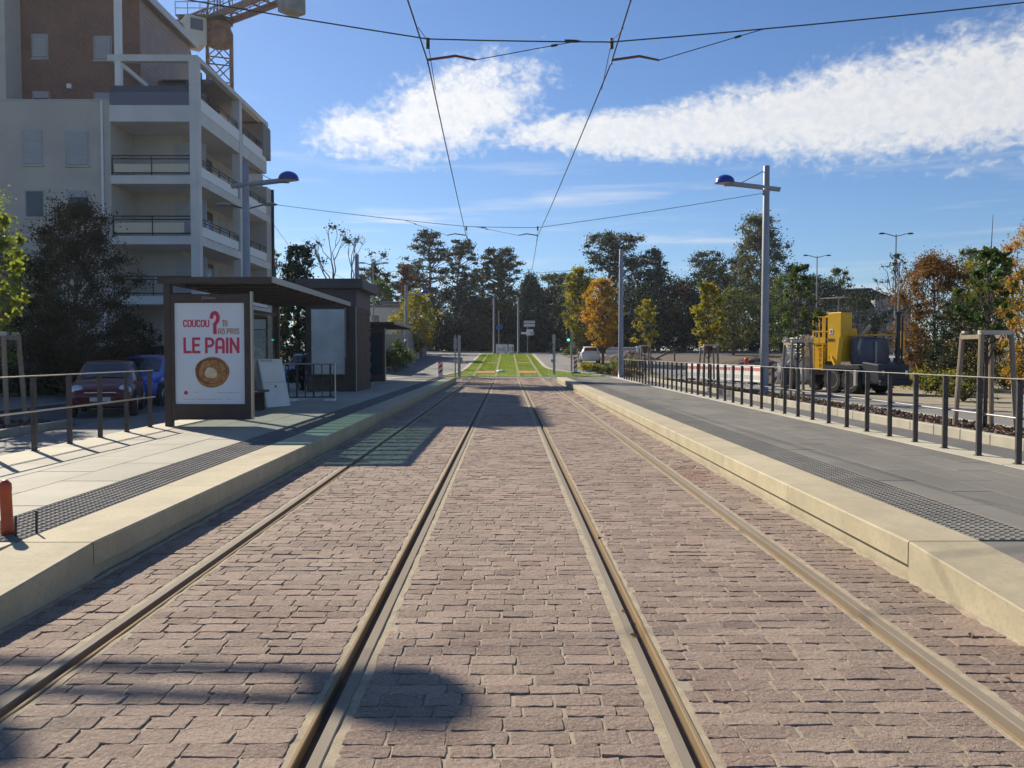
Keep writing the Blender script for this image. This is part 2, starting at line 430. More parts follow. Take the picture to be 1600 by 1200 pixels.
mat('machine_dark', (0.03, 0.033, 0.045), 0.55, 0.0, col2=(0.035, 0.037, 0.045), nscale=3)
mat('machine_tank', (0.085, 0.10, 0.145), 0.45, 0.1, col2=(0.06, 0.07, 0.10), nscale=2, col3=(0.09, 0.07, 0.05), n3=5, f3=0.4)
mat('machine_white', (0.74, 0.73, 0.69), 0.55, col2=(0.55, 0.53, 0.48), nscale=5)
mat('machine_rust', (0.16, 0.075, 0.04), 0.8, col2=(0.09, 0.05, 0.03), nscale=6)
mat('orange_plastic', (0.50, 0.085, 0.022), 0.45, col2=(0.42, 0.06, 0.018), nscale=9)
mat('rebar', (0.07, 0.055, 0.045), 0.7, 0.5)
mat('plastic_white', (0.74, 0.73, 0.70), 0.5, col2=(0.66, 0.65, 0.62), nscale=3)
mat('plastic_red', (0.55, 0.035, 0.02), 0.45)
mat('board_white', (0.80, 0.79, 0.75), 0.6, col2=(0.72, 0.71, 0.67), nscale=2)
mat('stake_wood', (0.32, 0.25, 0.18), 0.85, col2=(0.24, 0.185, 0.13), nscale=6, stretch=(4, 4, 1), rnd=0.1)
mat('stake_cap', (0.60, 0.55, 0.45), 0.8, col2=(0.5, 0.45, 0.36), nscale=4)
mat('bark', (0.085, 0.065, 0.05), 0.95, col2=(0.13, 0.10, 0.08), nscale=5, stretch=(3, 3, .6), bump=0.6, bscale=20)
mat('bark_pale', (0.24, 0.19, 0.14), 0.95, col2=(0.17, 0.13, 0.10), nscale=6, stretch=(3, 3, .6))
mat('bark_red', (0.17, 0.095, 0.06), 0.95, col2=(0.10, 0.06, 0.045), nscale=4, stretch=(3, 3, .5))
mat('lawn_soil', (0.14, 0.20, 0.025), 0.95, col2=(0.17, 0.23, 0.03), nscale=0.6, col3=(0.18, 0.22, 0.04), n3=7, f3=0.4)
mat('coir', (0.42, 0.20, 0.055), 0.95, col2=(0.34, 0.16, 0.045), nscale=3, bump=0.5, bscale=60)
mat('signal_green', (0.0, 0.5, 0.42), 0.3, emit=((0.05, 1.0, 0.75), 2.2))
mat('sign_blue', (0.02, 0.09, 0.32), 0.5)
mat('wall_grey', (0.34, 0.32, 0.28), 0.9, col2=(0.25, 0.235, 0.21), nscale=1.2, bump=0.2, bscale=20)
mat('roof_tile', (0.085, 0.062, 0.055), 0.85, rnd=0.12)
mat('house_wall', (0.40, 0.37, 0.33), 0.9, col2=(0.35, 0.32, 0.29), nscale=0.7)
mat('flap_print', (0.12, 0.12, 0.13), 0.6)
mat('leaf_dead', (0.13, 0.06, 0.025), 0.8, rnd=0.5)
mat('leaf_gold', (0.45, 0.27, 0.03), 0.7)
glass('roof_glass', (0.42, 0.60, 0.55), 0.05, 0.9)
glass('clear_glass', (0.80, 0.86, 0.86), 0.02, 0.9)

# sett stone
def sett_material():
    m = bpy.data.materials.new('sett_stone'); m.use_nodes = True
    t = m.node_tree; k = NT(t); b = t.nodes['Principled BSDF']
    geo = k.n('ShaderNodeNewGeometry'); pos = geo.outputs['Position']
    at = k.n('ShaderNodeAttribute', attribute_name='tint')
    c = k.mix(at.outputs['Fac'], (0.215, 0.143, 0.110), (0.405, 0.292, 0.225))
    big = k.smooth(k.noise(pos, 0.9, 4, 0.6), 0.3, 0.7)
    c = k.mix(k.m('MULTIPLY', big, 0.5), c, (0.37, 0.295, 0.225))
    sand = k.smooth(k.noise(pos, 9, 6, 0.7), 0.50, 0.74)
    c = k.mix(k.m('MULTIPLY', sand, 0.55), c, (0.40, 0.335, 0.235))
    grime = k.smooth(k.noise(pos, 0.55, 5, 0.65, 0.4), 0.42, 0.72)
    c = k.mix(k.m('MULTIPLY', grime, 0.42), c, (0.185, 0.135, 0.105))
    sx_ = k.n('ShaderNodeSeparateXYZ'); k.link(pos, sx_.inputs[0])
    dx_ = k.m('SUBTRACT', sx_.outputs[0], 2.42); dy_ = k.m('MULTIPLY', k.m('SUBTRACT', sx_.outputs[1], 11.2), 0.55)
    rr = k.m('ADD', k.m('SQRT', k.m('ADD', k.m('MULTIPLY', dx_, dx_), k.m('MULTIPLY', dy_, dy_))), k.m('MULTIPLY', k.noise(pos, 3.0, 4, 0.6), 0.5))
    c = k.mix(k.m('MULTIPLY', k.smooth(rr, 0.75, 0.3), 0.6), c, (0.22, 0.085, 0.04))
    gr = k.noise(pos, 55, 4, 0.7)
    c = k.mix(k.m('MULTIPLY', k.smooth(gr, 0.5, 0.68), 0.7), c, (0.44, 0.35, 0.29))
    c = k.mix(k.m('MULTIPLY', k.smooth(gr, 0.48, 0.32), 0.65), c, (0.13, 0.085, 0.07))
    sp = k.noise(pos, 420, 2, 0.6)
    c = k.mix(k.m('MULTIPLY', k.smooth(sp, 0.66, 0.74), 0.5), c, (0.7, 0.62, 0.55))
    k.link(c, b.inputs['Base Color']); b.inputs['Roughness'].default_value = 0.82; b.inputs['Specular IOR Level'].default_value = 0.35
    bn = k.n('ShaderNodeBump'); bn.inputs['Strength'].default_value = 1.0; bn.inputs['Distance'].default_value = 0.016
    k.link(k.m('ADD', k.noise(pos, 30, 6, 0.72), k.m('MULTIPLY', k.noise(pos, 160, 3, 0.6), 0.5)), bn.inputs['Height'])
    k.link(bn.outputs[0], b.inputs['Normal'])
    MATS['sett_stone'] = m
sett_material()

# ------------------------------------------------------------------ the ground and roads
structure(strip('ground', -240, 240, -50, 300, -0.05, 'bare_ground'))
def track_bed():
    b = MB(); ys = [-6, 52, 54, 54.6]
    for xa, xb in ((-2.95, -2.335), (-2.205, -.855), (-.725, .672), (.802, 2.115), (2.245, 2.86)):
        k = len(b.v)
        for y in ys: b.v += [(xa, y, g(y) - .0052), (xb, y, g(y) - .0052)]
        b.f += [(k + 2 * i, k + 2 * i + 1, k + 2 * i + 3, k + 2 * i + 2) for i in range(3)]
    return structure(b.build('track_bed', 'mortar'))
track_bed()
structure(strip('street', -9.72, -6.55, -20, 104, -0.012, 'pale_asphalt'))
structure(strip('street', lambda y: -9.7 if y < 51 else -6.56, lambda y: -3.4, 50, 98, -0.016, 'pale_asphalt'))
structure(strip('parking_strip', -13.4, -9.73, 19.5, 96, -0.014, 'asphalt'))
structure(strip('cycle_path', 6.38, 8.55, -20, 52, -0.01, 'asphalt'))
structure(strip('street', 10.36, 13.5, -20, 98, -0.01, 'pale_asphalt'))
structure(strip('verge', 13.5, 24, -20, 60, -0.018, 'sandy_ground'))
structure(strip('street', lambda y: 2.9 if y > 60 else 2.9 + (60 - y) * .05, lambda y: 6.3 + max(0, 70 - y) * .12, 50, 98, -0.008, 'pale_asphalt'))
structure(strip('crossing_street', -70, 70, 98.8, 112, -0.004, 'pale_asphalt'))
structure(strip('footpath', -70, 70, 112, 116, 0.08, 'sandy_ground', 0.15))
structure(strip('site_yard', 13.5, 60, 60, 98, -0.02, 'dark_soil'))

def kerb_line(name, x, w, h, y0, y1, m='kerb_stone', piece=1.0, gap=0.006, parent=None):
    """a kerb laid stone by stone"""
    o = structure(strip(name, x + .01, x + w - .01, y0, y1, h - 0.02, 'slab_joint', h))
    n = int((y1 - y0) / piece); me = None
    for i in range(n):
        ya = y0 + i * piece; zz = g(ya + piece / 2)
        if me is None:
            b = MB().box(0, w, gap / 2, piece - gap / 2, -0.1, h); q = b.build('kerb_stone', m, o, bevel=0.012); me = q.data
        else: q = link(bpy.data.objects.new('kerb_stone', me)); q.parent = o
        q.location = (x, ya, zz); q.rotation_euler = (math.atan2(g(ya + piece) - g(ya), piece), 0, 0)
    return o
kerb_line('kerb', 8.55, 0.17, 0.18, 4, 52, piece=1.0)
kerb_line('kerb', 10.2, 0.15, 0.13, 4, 52, piece=1.0)
kerb_line('kerb', -9.86, 0.15, 0.14, 4, 19, piece=1.0)
kerb_line('kerb', -13.6, 0.15, 0.12, 6, 60, piece=1.0)
structure(strip('planting_strip', 8.72, 10.2, 2, 52, 0.10, 'mulch_bed', 0.15))
structure(strip('planting_strip', -12.6, -9.86, 2, 19, 0.10, 'mulch_bed', 0.15))
structure(strip('pavement', -17.5, -13.45, -10, 70, 0.09, 'pale_asphalt', 0.12))

def chips(name, x0, x1, y0, y1, n, z, label):
    c = np.column_stack([rng.uniform(x0, x1, n), y0 + (y1 - y0) * rng.random(n) ** 1.6, np.full(n, z) + rng.uniform(0, 0.03, n)])
    a = rng.normal(size=(n, 3)); a[:, 2] *= 0.5; a /= np.linalg.norm(a, axis=1)[:, None]
    b = np.cross(a, rng.normal(size=(n, 3))); b /= np.linalg.norm(b, axis=1)[:, None]
    s = rng.uniform(0.02, 0.06, (n, 1)); w = rng.uniform(0.01, 0.025, (n, 1))
    v = np.stack([c - a * s - b * w, c + a * s - b * w, c + a * s + b * w, c - a * s + b * w], 1).reshape(-1, 3)
    me = np_mesh(name, v, np.arange(4 * n), np.arange(0, 4 * n, 4), np.repeat(rng.random(n), 4))
    o = mesh_obj(name, me, 'bark_chip'); tag(o, label, None, None, 'stuff')
chips('bark_chips', 8.75, 10.18, 9, 50, 11000, 0.105, 'brown bark chips covering the planting strip by the right cycle path')
chips('bark_chips', -12.5, -9.9, 12, 19, 3500, 0.105, 'brown bark chips covering the planting strip by the left street')

# painted crossing dashes on the far street and at its two mouths
for i in range(6):
    x = -8.5 + i * 1.02
    o = structure(MB().box(x, x + .62, 97.9, 99.5, g(98.5) + .002, g(98.5) + .012).build('crossing_marking', 'paint_white'))
for i in range(4):
    x = 3.2 + i * .95
    o = structure(MB().box(x, x + .55, 97.9, 99.3, g(98.5) + .002, g(98.5) + .012).build('crossing_marking', 'paint_white'))

# lawn with the tracks running through
LPT = [(56, -4.3, 6.6), (58.5, -3.9, 5.6), (60, -3.5, 4.7), (62, -3.25, 3.9), (64, -3.15, 3.35), (67, -3.1, 2.95), (70, -3.08, 2.85), (98, -2.98, 2.77)]
def lx(i): return lambda y: float(np.interp(y, [p[0] for p in LPT], [p[i] for p in LPT]))
structure(strip('lawn', lx(1), lx(2), 56, 98, 0.02, 'lawn_soil'))
lk = structure(strip('lawn_kerb', lambda y: lx(1)(y) - .30, lambda y: lx(1)(y), 57, 98.3, 0.06, 'kerb_stone', .12))
lk = structure(strip('lawn_kerb', lambda y: lx(2)(y), lambda y: lx(2)(y) + .30, 57, 98.3, 0.06, 'kerb_stone', .12))
structure(strip('lawn_kerb', -3.2, 3.0, 98.0, 98.35, 0.07, 'kerb_stone', .12))
structure(strip('threshold', -4.5, 6.8, 54.6, 56, 0.0, 'pale_asphalt'))
structure(strip('threshold', -3.0, 7.5, 49.2, 54.62, -0.02, 'pale_asphalt'))
def grass():
    n = 42000
    y = 56 + 42 * rng.random(n) ** 1.0
    a = np.interp(y, [p[0] for p in LPT], [p[1] for p in LPT]); b = np.interp(y, [p[0] for p in LPT], [p[2] for p in LPT])
    x = a + (b - a) * rng.random(n)
    for ra in (-2.26, -.80, .747, 2.17): x = np.where(abs(x - ra) < .10, x + .22, x)
    coir = ((y > 59.3) & (y < 62.6) | (y > 74.6) & (y < 75.9)) & ((x > -2.2) & (x < -.85) | (x > .8) & (x < 2.1))
    k = ~coir; x = x[k]; y = y[k]; n = len(x)
    z = np.array([g(q) for q in y]) + .02
    h = rng.uniform(.03, .075, n); th = rng.uniform(0, 2 * np.pi, n); w = rng.uniform(.008, .02, n)
    dx, dy = np.cos(th) * w, np.sin(th) * w; ox, oy = rng.normal(0, .02, n), rng.normal(0, .02, n)
    v = np.stack([np.column_stack([x - dx, y - dy, z]), np.column_stack([x + dx, y + dy, z]), np.column_stack([x + ox, y + oy, z + h])], 1).reshape(-1, 3)
    me = np_mesh('grass', v, np.arange(3 * n), np.arange(0, 3 * n, 3), np.repeat(np.clip(.5 * rng.random(n) + .22 + .20 * np.sin(x * 1.7 + np.sin(y * .33) * 2) * np.sin(y * .42 + x * .6), 0, 1), 3))
    o = mesh_obj('grass', me, leafmat('grass_blade', (.10, .17, .016), (.19, .27, .028), (.30, .31, .06), trans=.35))
    tag(o, 'short bright green grass growing between the tram rails beyond the stop', None, None, 'stuff')
grass()
for (xa, xb, wh) in ((-2.17, -.88, 'left'), (.83, 2.08, 'right')):
    for (ya, yb, nm) in ((59.4, 62.5, 'wide'), (74.7, 75.8, 'narrow')):
        o = MB().box(xa, xb, ya, yb, -.02, .05)
        o.v = [(x, y, z + g(y)) for x, y, z in o.v]
        o = o.build('coir_mat', 'coir')
        tag(o, f'{nm} orange brown ground mat set in the lawn between the rails of the {wh} track', 'ground mat')

# ------------------------------------------------------------------ rails
RX = [-2.26, -0.80, 0.747, 2.17]
HEADSIDE = [-1, 1, -1, 1]
RN = ['outer rail of the left tram track beside the shaded platform face', 'inner rail of the left tram track with dark groove',
      'inner rail of the right tram track with a bright lip', 'outer brownish rail of the right tram track beside the sunlit platform face']
for x, s, lab in zip(RX, HEADSIDE, RN):
    t = thing('tram_rail', 'grooved steel ' + lab, 'rail', (x, 0, 0), 0, 'tram rails')
    ys = [-6, 52, 54, 56, 60, 70, 80, 90, 98]
    def swp(nm, prof, m):
        b = MB()
        n = len(prof)
        for y in ys: b.v += [(px * s, y, pz + g(y) + (0.02 if y > 55 else 0)) for px, pz in prof]
        for i in range(len(ys) - 1):
            for j in range(n):
                a = i * n + j; c = i * n + (j + 1) % n
                b.f.append((a, c, c + n, a + n))
        b.build(nm, m, t)
    swp('rail_head', [(.018, -.12), (.018, .000), (.022, .005), (.070, .006), (.075, .002), (.075, -.12)], 'rail_steel')
    swp('groove', [(-.032, -.10), (-.032, -.045), (.017, -.045), (.017, -.10)], 'rail_groove')
    swp('lip', [(-.056, -.12), (-.056, .001), (-.051, .004), (-.038, .004), (-.033, .000), (-.033, -.12)], 'rail_lip')
for x, s in zip(RX, HEADSIDE):
    for a, b in ((.0755, .122), (-.090, -.0565)):
        xa, xb = sorted((x + a * s, x + b * s))
        # ragged sand-mortar filling beside the rail
        bb = MB(); ys = np.arange(-2, 50.1, .11)
        for y in ys:
            j = random.uniform(-.014, .014); kx = random.uniform(-.003, .003)
            outer_right = (a * s > 0)
            bb.v += [(xa + (0 if outer_right else j), y, -.003 + kx), (xb + (j if outer_right else 0), y, -.003 + kx)]
        for i in range(len(ys) - 1): bb.f.append((2 * i, 2 * i + 1, 2 * i + 3, 2 * i + 2))
        structure(bb.build('mortar_strip', 'mortar_edge'))

# sand and grit washed up along the foot of each platform
for xa, sgn in ((2.848, -1), (-2.928, 1)):
    bb = MB(); ys = np.arange(2, 49, .09); n = len(ys)
    for y in ys:
        w_ = .035 + .05 * abs(math.sin(y * 1.3) * math.sin(y * .37 + 1)) + random.uniform(-.015, .02)
        bb.v += [(xa, y, .010 + random.uniform(-.003, .004)), (xa + sgn * w_ * .5, y, .006), (xa + sgn * w_, y, -.004)]
    for i in range(n - 1):
        for j in range(2): bb.f.append((3 * i + j, 3 * i + j + 1, 3 * i + j + 4, 3 * i + j + 3))
    structure(bb.build('sand_drift', 'mortar'))
# ------------------------------------------------------------------ setts
NB = 24
def sett_shape(low):
    m = 1 if low else 4
    base = []
    cs = [(-.5, -.5), (.5, -.5), (.5, .5), (-.5, .5)]
    for i in range(4):
        p, q = cs[i], cs[(i + 1) % 4]
        for k in range(m):
            f = k / m
            base.append((p[0] + (q[0] - p[0]) * f, p[1] + (q[1] - p[1]) * f))
    n = len(base); ol = []
    for i, (x, y) in enumerate(base):
        cj = (i % m == 0)
        ol.append((x * (1 - (.035 if cj else .0)) + random.uniform(-.012, .012), y * (1 - (.05 if cj else 0)) + random.uniform(-.04, .03)))
    tx, ty = random.uniform(-.003, .003), random.uniform(-.0035, .0045)
    v = [(x, y, -.05) for x, y in ol]
    v += [(x, y, -.0028 + tx * x + ty * y) for x, y in ol]
    v += [(x * .975, y * .955, tx * x + ty * y + random.uniform(-.0025, .0025)) for x, y in ol]
    v.append((random.uniform(-.1, .1), 0, random.uniform(-.001, .002)))
    f = []
    for r in range(2):
        for i in range(n): f.append((r * n + i, r * n + (i + 1) % n, (r + 1) * n + (i + 1) % n, (r + 1) * n + i))
    for i in range(n): f.append((2 * n + i, 2 * n + (i + 1) % n, 3 * n))
    return v, f
def setts():
    shapes_hi = [sett_shape(False) for _ in range(NB)]; shapes_lo = [sett_shape(True) for _ in range(NB)]
    zones = [(-2.935, RX[0] - .118), (RX[0] + .084, RX[1] - .084), (RX[1] + .118, RX[2] - .118), (RX[2] + .084, RX[3] - .084), (RX[3] + .118, 2.845)]
    items = []
    for xa, xb in zones:
        y = 1.6 + random.uniform(0, .1)
        while y < 54.4:
            ph = random.uniform(.108, .148); x = xa - random.uniform(0, .18)
            while x < xb:
                L = random.uniform(.165, .27)
                x0, x1 = max(x, xa), min(x + L, xb)
                if xb - (x + L) < .07: x1 = xb
                if x1 - x0 > .05:
                    items.append(((x0 + x1) / 2 + random.uniform(-.004, .004), y + ph / 2 + random.uniform(-.004, .004), x1 - x0 - random.uniform(.004, .015), ph - random.uniform(.001, .006)))
                x += L
                if x1 == xb: break
            y += ph
    bed = bpy.data.objects['track_bed']
    vis = [it for it in items if it[1] > 3.05 and abs(it[0]) < it[1] * .63 + .1]
    vis.sort(key=lambda it: it[1]); near = set(vis[:300])
    bases = []
    for v, f in shapes_hi:
        me = bpy.data.meshes.new('sett'); me.from_pydata(v, [], f); me.materials.append(MATS['sett_stone'])
        a = me.attributes.new('tint', 'FLOAT', 'POINT'); tv = random.random(); a.data.foreach_set('value', [tv] * len(v))
        bases.append(me)
    for it in near:
        o = link(bpy.data.objects.new('sett', random.choice(bases))); o.parent = bed
        o.location = (it[0], it[1], random.uniform(-.0018, .0032)); o.scale = (it[2], it[3], 1)
        o.rotation_euler = (0, 0, random.uniform(-.012, .012) + (math.pi if random.random() < .5 else 0))
    V, Lp, St, T = [], [], [], []; nv = 0; nl = 0
    far = [it for it in items if it not in near]
    arr_hi = [(np.array(v), np.concatenate([np.array(q) for q in f]), np.array([len(q) for q in f])) for v, f in shapes_hi]
    arr_lo = [(np.array(v), np.concatenate([np.array(q) for q in f]), np.array([len(q) for q in f])) for v, f in shapes_lo]
    for it in far:
        v, l, c = random.choice(arr_hi if it[1] < 20 else arr_lo)
        sgn = 1 if random.random() < .5 else -1
        p = v * np.array([it[2] * sgn, it[3] * sgn, 1.0]) + np.array([it[0], it[1], random.uniform(-.0018, .0032) + g(it[1])])
        V.append(p); Lp.append(l + nv); St.append(nl + np.concatenate([[0], np.cumsum(c)[:-1]])); T.append(np.full(len(v), random.random()))
        nv += len(v); nl += len(l)
    me = np_mesh('setts', np.concatenate(V), np.concatenate(Lp), np.concatenate(St), np.concatenate(T))
    me.shade_flat()
    o = mesh_obj('setts', me, 'sett_stone', bed); o['kind'] = 'stuff'
setts()

# ------------------------------------------------------------------ platforms
ZP = 0.27
def platform(side, xe, xk, xt, xs, xf, label, mslab, mjoint, slabw):
    """side -1 left / +1 right; xe edge, xk kerb back, xt tactile back, xs slabs back, xf outer edge"""
    lo, hi = sorted((xk * 1.0, xf))
    core = structure(MB().box(lo, hi, 6.0, 49.0, -.05, ZP - .03).build('platform', mjoint)); core['label'] = label
    def bx(a, b, *r): a, b = sorted((a, b)); return MB().box(a, b, *r)
    # kerb blocks: an overhanging top on a set-back foot
    me = None; L = 2.6; y = 6.0; i = 0
    while y < 48.9:
        e = min(L, 49.0 - y)
        pr = [(xe, .10), (xe, ZP - .012), (xe + side * .012, ZP), (xk - side * .003, ZP), (xk - side * .003, -.04), (xe + side * .035, -.04), (xe + side * .035, .10)]
        b = MB().prism(pr, y + .004, y + e - .004); o = b.build('kerb_block', 'kerb_concrete', core); y += e; i += 1
    # ramp down towards the near end
    for (ya, yb, za, zb) in ((3.4, 5.995, .105, ZP), (0.8, 3.396, -.03, .105)):
        b = MB(); pts = []
        for yy, zz in ((ya, za), (yb, zb)):
            pts += [(xe, yy, -.05), (xe, yy, zz), (xk, yy, zz), (xk, yy, -.05)]
        b.add(pts, [(0, 1, 2, 3), (7, 6, 5, 4), (0, 4, 5, 1), (1, 5, 6, 2), (2, 6, 7, 3), (3, 7, 4, 0)])
        b.build('kerb_block', 'kerb_concrete', core, bevel=.008)
        b = MB(); pts = []
        for yy, zz in ((ya, za), (yb, zb)):
            pts += [(xk + side * .004, yy, -.05), (xk + side * .004, yy, zz - .004), (xf, yy, zz - .004), (xf, yy, -.05)]
        b.add(pts, [(0, 1, 2, 3), (7, 6, 5, 4), (0, 4, 5, 1), (1, 5, 6, 2), (2, 6, 7, 3), (3, 7, 4, 0)])
        b.build('ramp_slab', mslab, core)
    # tactile tiles
    w = abs(xt - xk) - .006; t = MB(); nb = 9; p = .60 / nb
    t.box(0, w, .003, .597, -.05, 0.0)
    nx = max(6, int(w / p))
    for a in range(nx):
        for c in range(nb):
            cx, cy = w * (a + .5) / nx, .60 * (c + .5) / nb
            r = .022
            t.add([(cx - r, cy - r, 0), (cx + r, cy - r, 0), (cx + r, cy + r, 0), (cx - r, cy + r, 0),
                   (cx - r * .75, cy - r * .75, .0065), (cx + r * .75, cy - r * .75, .0065), (cx + r * .75, cy + r * .75, .0065), (cx - r * .75, cy + r * .75, .0065)],
                  [(4, 5, 6, 7), (0, 1, 5, 4), (1, 2, 6, 5), (2, 3, 7, 6), (3, 0, 4, 7)])
    me = None
    for k in range(71):
        if me is None: q = t.build('tactile_tile', 'tactile', core); me = q.data
        else: q = link(bpy.data.objects.new('tactile_tile', me)); q.parent = core
        q.location = (min(xk, xt) + .003, 6.05 + k * .6, ZP - .003)
    # paving slabs in rows, staggered
    a, b_ = sorted((xt, xs)); n = round((b_ - a) / slabw); sw = (b_ - a) / n; SL = 1.45
    gapw = .008
    full = MB().box(gapw / 2, sw - gapw / 2, gapw / 2, SL - gapw / 2, -.05, 0).build('paving_slab', mslab, core, bevel=.004); used = False
    half = MB().box(gapw / 2, sw - gapw / 2, gapw / 2, SL / 2 - gapw / 2, -.05, 0).build('paving_slab', mslab, core, bevel=.004); usedh = False
    for c in range(n):
        y = 6.0; first = c % 2
        while y < 48.9:
            ln = SL / 2 if first else SL
            if y + ln > 49.01:
                if y + SL / 2 > 49.01: break
                ln = SL / 2; first = 1
            src = half if first else full
            if first and not usedh: q = half; usedh = True
            elif not first and not used: q = full; used = True
            else: q = link(bpy.data.objects.new('paving_slab', src.data)); q.parent = core
            q.location = (a + c * sw, y, ZP + random.uniform(-.002, .001)); y += ln; first = 0
    # pale concrete strip under the fence
    a, b_ = sorted((xs, xf)); me = None
    for k in range(21):
        if me is None: q = MB().box(.003, b_ - a - .003, .003, 2.04, -.3, .004).build('edge_slab', 'strip_concrete', core, bevel=.005); me = q.data
        else: q = link(bpy.data.objects.new('edge_slab', me)); q.parent = core
        q.location = (a, 6.05 + k * 2.045, ZP)
    return core
platform(-1, -2.93, -3.47, -4.05, -5.95, -6.62, 'raised pale stone tram platform on the left', 'slab_pale', 'slab_joint', .62)
platform(1, 2.85, 3.37, 3.90, 5.93, 6.38, 'raised grey stone tram platform on the right', 'slab_grey', 'slab_joint_light', .40)
structure(MB().box(-10.2, -6.63, 26.5, 49, -.05, ZP - .004).build('platform_annexe', 'slab_pale'))

# fences
def fence(x, y0, n, pitch, label, zb=ZP):
    t = thing('platform_fence', label, 'fence', (x, y0, zb))
    p = None
    for i in range(n):
        if p is None:
            b = MB().box(-.030, .030, -.010, .010, 0, 1.02).box(-.034, .034, -.03, -.011, .0, 1.0).box(-.045, .045, -.05, .04, 0, .012)
            p = b.build('post', 'fence_steel', t); o = p
        else: o = link(bpy.data.objects.new('post', p.data)); o.parent = t
        o.location = (0, i * pitch, 0)
    L = (n - 1) * pitch
    MB().box(-.022, .022, -.12, L + .12, 1.021, 1.036).build('top_rail', 'rail_bar', t, bevel=.004)
    MB().tube([(.045, -.12, .55), (.045, L + .1, .55)], .012, 8).build('middle_rail', 'rail_bar', t)
    return t
fence(-6.48, 15.45 - 10 * .945, 11, .945, 'black steel fence with five visible posts along the left platform before the shelter')
fence(6.15, 7.6, 44, .865, 'long black steel fence with two rails along the back of the right platform')

# ------------------------------------------------------------------ tram poles with lamps
def pole_mesh(h, r0, r1):
    return MB().lathe([(r0 * 1.9, 0), (r0 * 1.9, .02), (r0, .021), (r0, .8), (r1, h), (r1 * .9, h + .02), (0, h + .03)], 16)
def lamp_pole(x, y, side, label, h=8.6, lamp=True, z=0.0, cx0=1.55):
    """side: the way the lamp arm points (+1 to the right)"""
    t = thing('tram_pole', label, 'tram pole', (x, y, z), 0, 'tram poles beside the platforms')
    pole_mesh(h, .155, .115).build('pole', 'pole_grey', t, smooth=False).data.shade_smooth()
    MB().tube([(0, 0, h - .95), (0, 0, h - .87)], .135, 14).build('clamp_band', 'galvanised', t)
    if lamp:
        for dy in (-.17, .17):
            b = MB().bar((-side * (.48 + .08 * (dy > 0)), dy, h - .86), (side * (cx0 - .1), dy, h - .63), .05, .10)
            b.build('lamp_arm', 'pole_grey', t)
        cx = side * cx0
        pr = [(0.33 * math.cos(a), .29 * math.sin(a)) for a in np.linspace(0, math.pi / 2, 8)]
        lh = MB().lathe([(.30, -.03), (.34, -.02)] + [(max(r, 0), z_ + .0) for r, z_ in pr], 20, (cx, 0, h - .60), 'Z', 1.12, .95).build('lamp_head', 'lamp_blue', t, smooth=True)
        MB().lathe([(0, -.065), (.2, -.055), (.27, -.032)], 16, (cx, 0, h - .60)).build('lamp_lens', 'lamp_glass', lh)
        MB().box(*sorted((side * (cx0 - .33), side * cx0)), -.14, .14, h - .72, h - .62).build('lamp_mount', 'pole_grey', t, bevel=.01)
        MB().tube([(0, 0, h - .12), (side * .95, 0, h - .62)], .014, 6).build('tie_rod', 'wire_dark', t)
    MB().tube([(side * .0, 0, h - 1.02), (side * .16, 0, h - 1.02)], .03, 8).build('wire_bracket', 'galvanised', t)
    return t
lamp_pole(-10.25, 13.15, 1, 'grey tram pole just outside the left edge with a blue lamp over the tracks', cx0=2.0)
lamp_pole(9.65, 13.0, -1, 'grey tram pole just outside the right edge with a blue lamp over the tracks')
lamp_pole(9.67, 32.0, -1, 'tall grey tram pole with blue domed lamp behind the right platform fence')
lamp_pole(-9.45, 31.0, 1, 'grey tram pole with blue domed lamp in front of the balconied apartment block', h=8.5)
p3 = lamp_pole(6.65, 50.0, -1, 'grey tram pole without lamp at the far end of the right platform fence', h=7.7, lamp=False, z=.0)
MB().box(.55, .70, -.1, .1, 3.9, 4.3).build('loudspeaker', 'metal_dark', p3, bevel=.02)
MB().bar((.05, 0, 3.85), (.6, 0, 4.1), .05, .05).build('bracket', 'galvanised', p3)
lamp_pole(-8.8, 50.0, 1, 'grey tram pole rising behind the brown kiosk roof', h=7.4, lamp=False)
lamp_pole(-8.3, 70.0, 1, 'far tram pole with blue lamp among the russet trees left of the lawn', h=6.6, z=g(70))
def end_pole(x, label):
    z = g(98.6); t = thing('anchor_pole', label, 'tram pole', (x, 98.6, z), 0, 'anchor poles at the end of the lawn')
    MB().lathe([(.22, 0), (.22, .05), (.135, .06), (.11, 6.5), (.0, 6.55)], 14).build('pole', 'anchor_grey', t).data.shade_smooth()
    MB().tube([(0, -.14, 6.25), (0, .14, 6.25)], .06, 8).build('wire_anchor', 'metal_dark', t)
end_pole(-1.56, 'grey anchor pole at the end of the lawn, left of the two')
end_pole(1.26, 'grey anchor pole at the end of the lawn beside the white direction signs')

# contact wires
def wire(name, pts, r, label, cat, grp=None):
    o = MB().tube(pts, r, 6).build(name, 'wire_dark', smooth=True)
    return tag(o, label, cat, grp)
ze = g(98.6) + 6.25
def catw(xs, label):
    pts = []
    kn = [(-4, xs[0]), (13, xs[1]), (32, xs[2]), (50, xs[3])]
    for (ya, xa), (yb, xb) in zip(kn[:-1], kn[1:]):
        for i in range(8):
            f = i / 8; pts.append((xa + (xb - xa) * f, ya + (yb - ya) * f, 6.0 - .05 * 4 * f * (1 - f)))
    for i in range(9):
        f = i / 8; pts.append((xs[3] + (xs[4] - xs[3]) * f, 50 + 48.4 * f, 6.0 + (ze - 6.0) * f - .1 * 4 * f * (1 - f)))
    wire('contact_wire', pts, .011, label, 'overhead wire', 'contact wires over the tracks')
catw([-1.45, -1.20, -1.54, -1.47, -1.56], 'contact wire hanging over the left tram track')
catw([1.25, 1.57, 1.13, 1.33, 1.26], 'contact wire hanging over the right tram track')

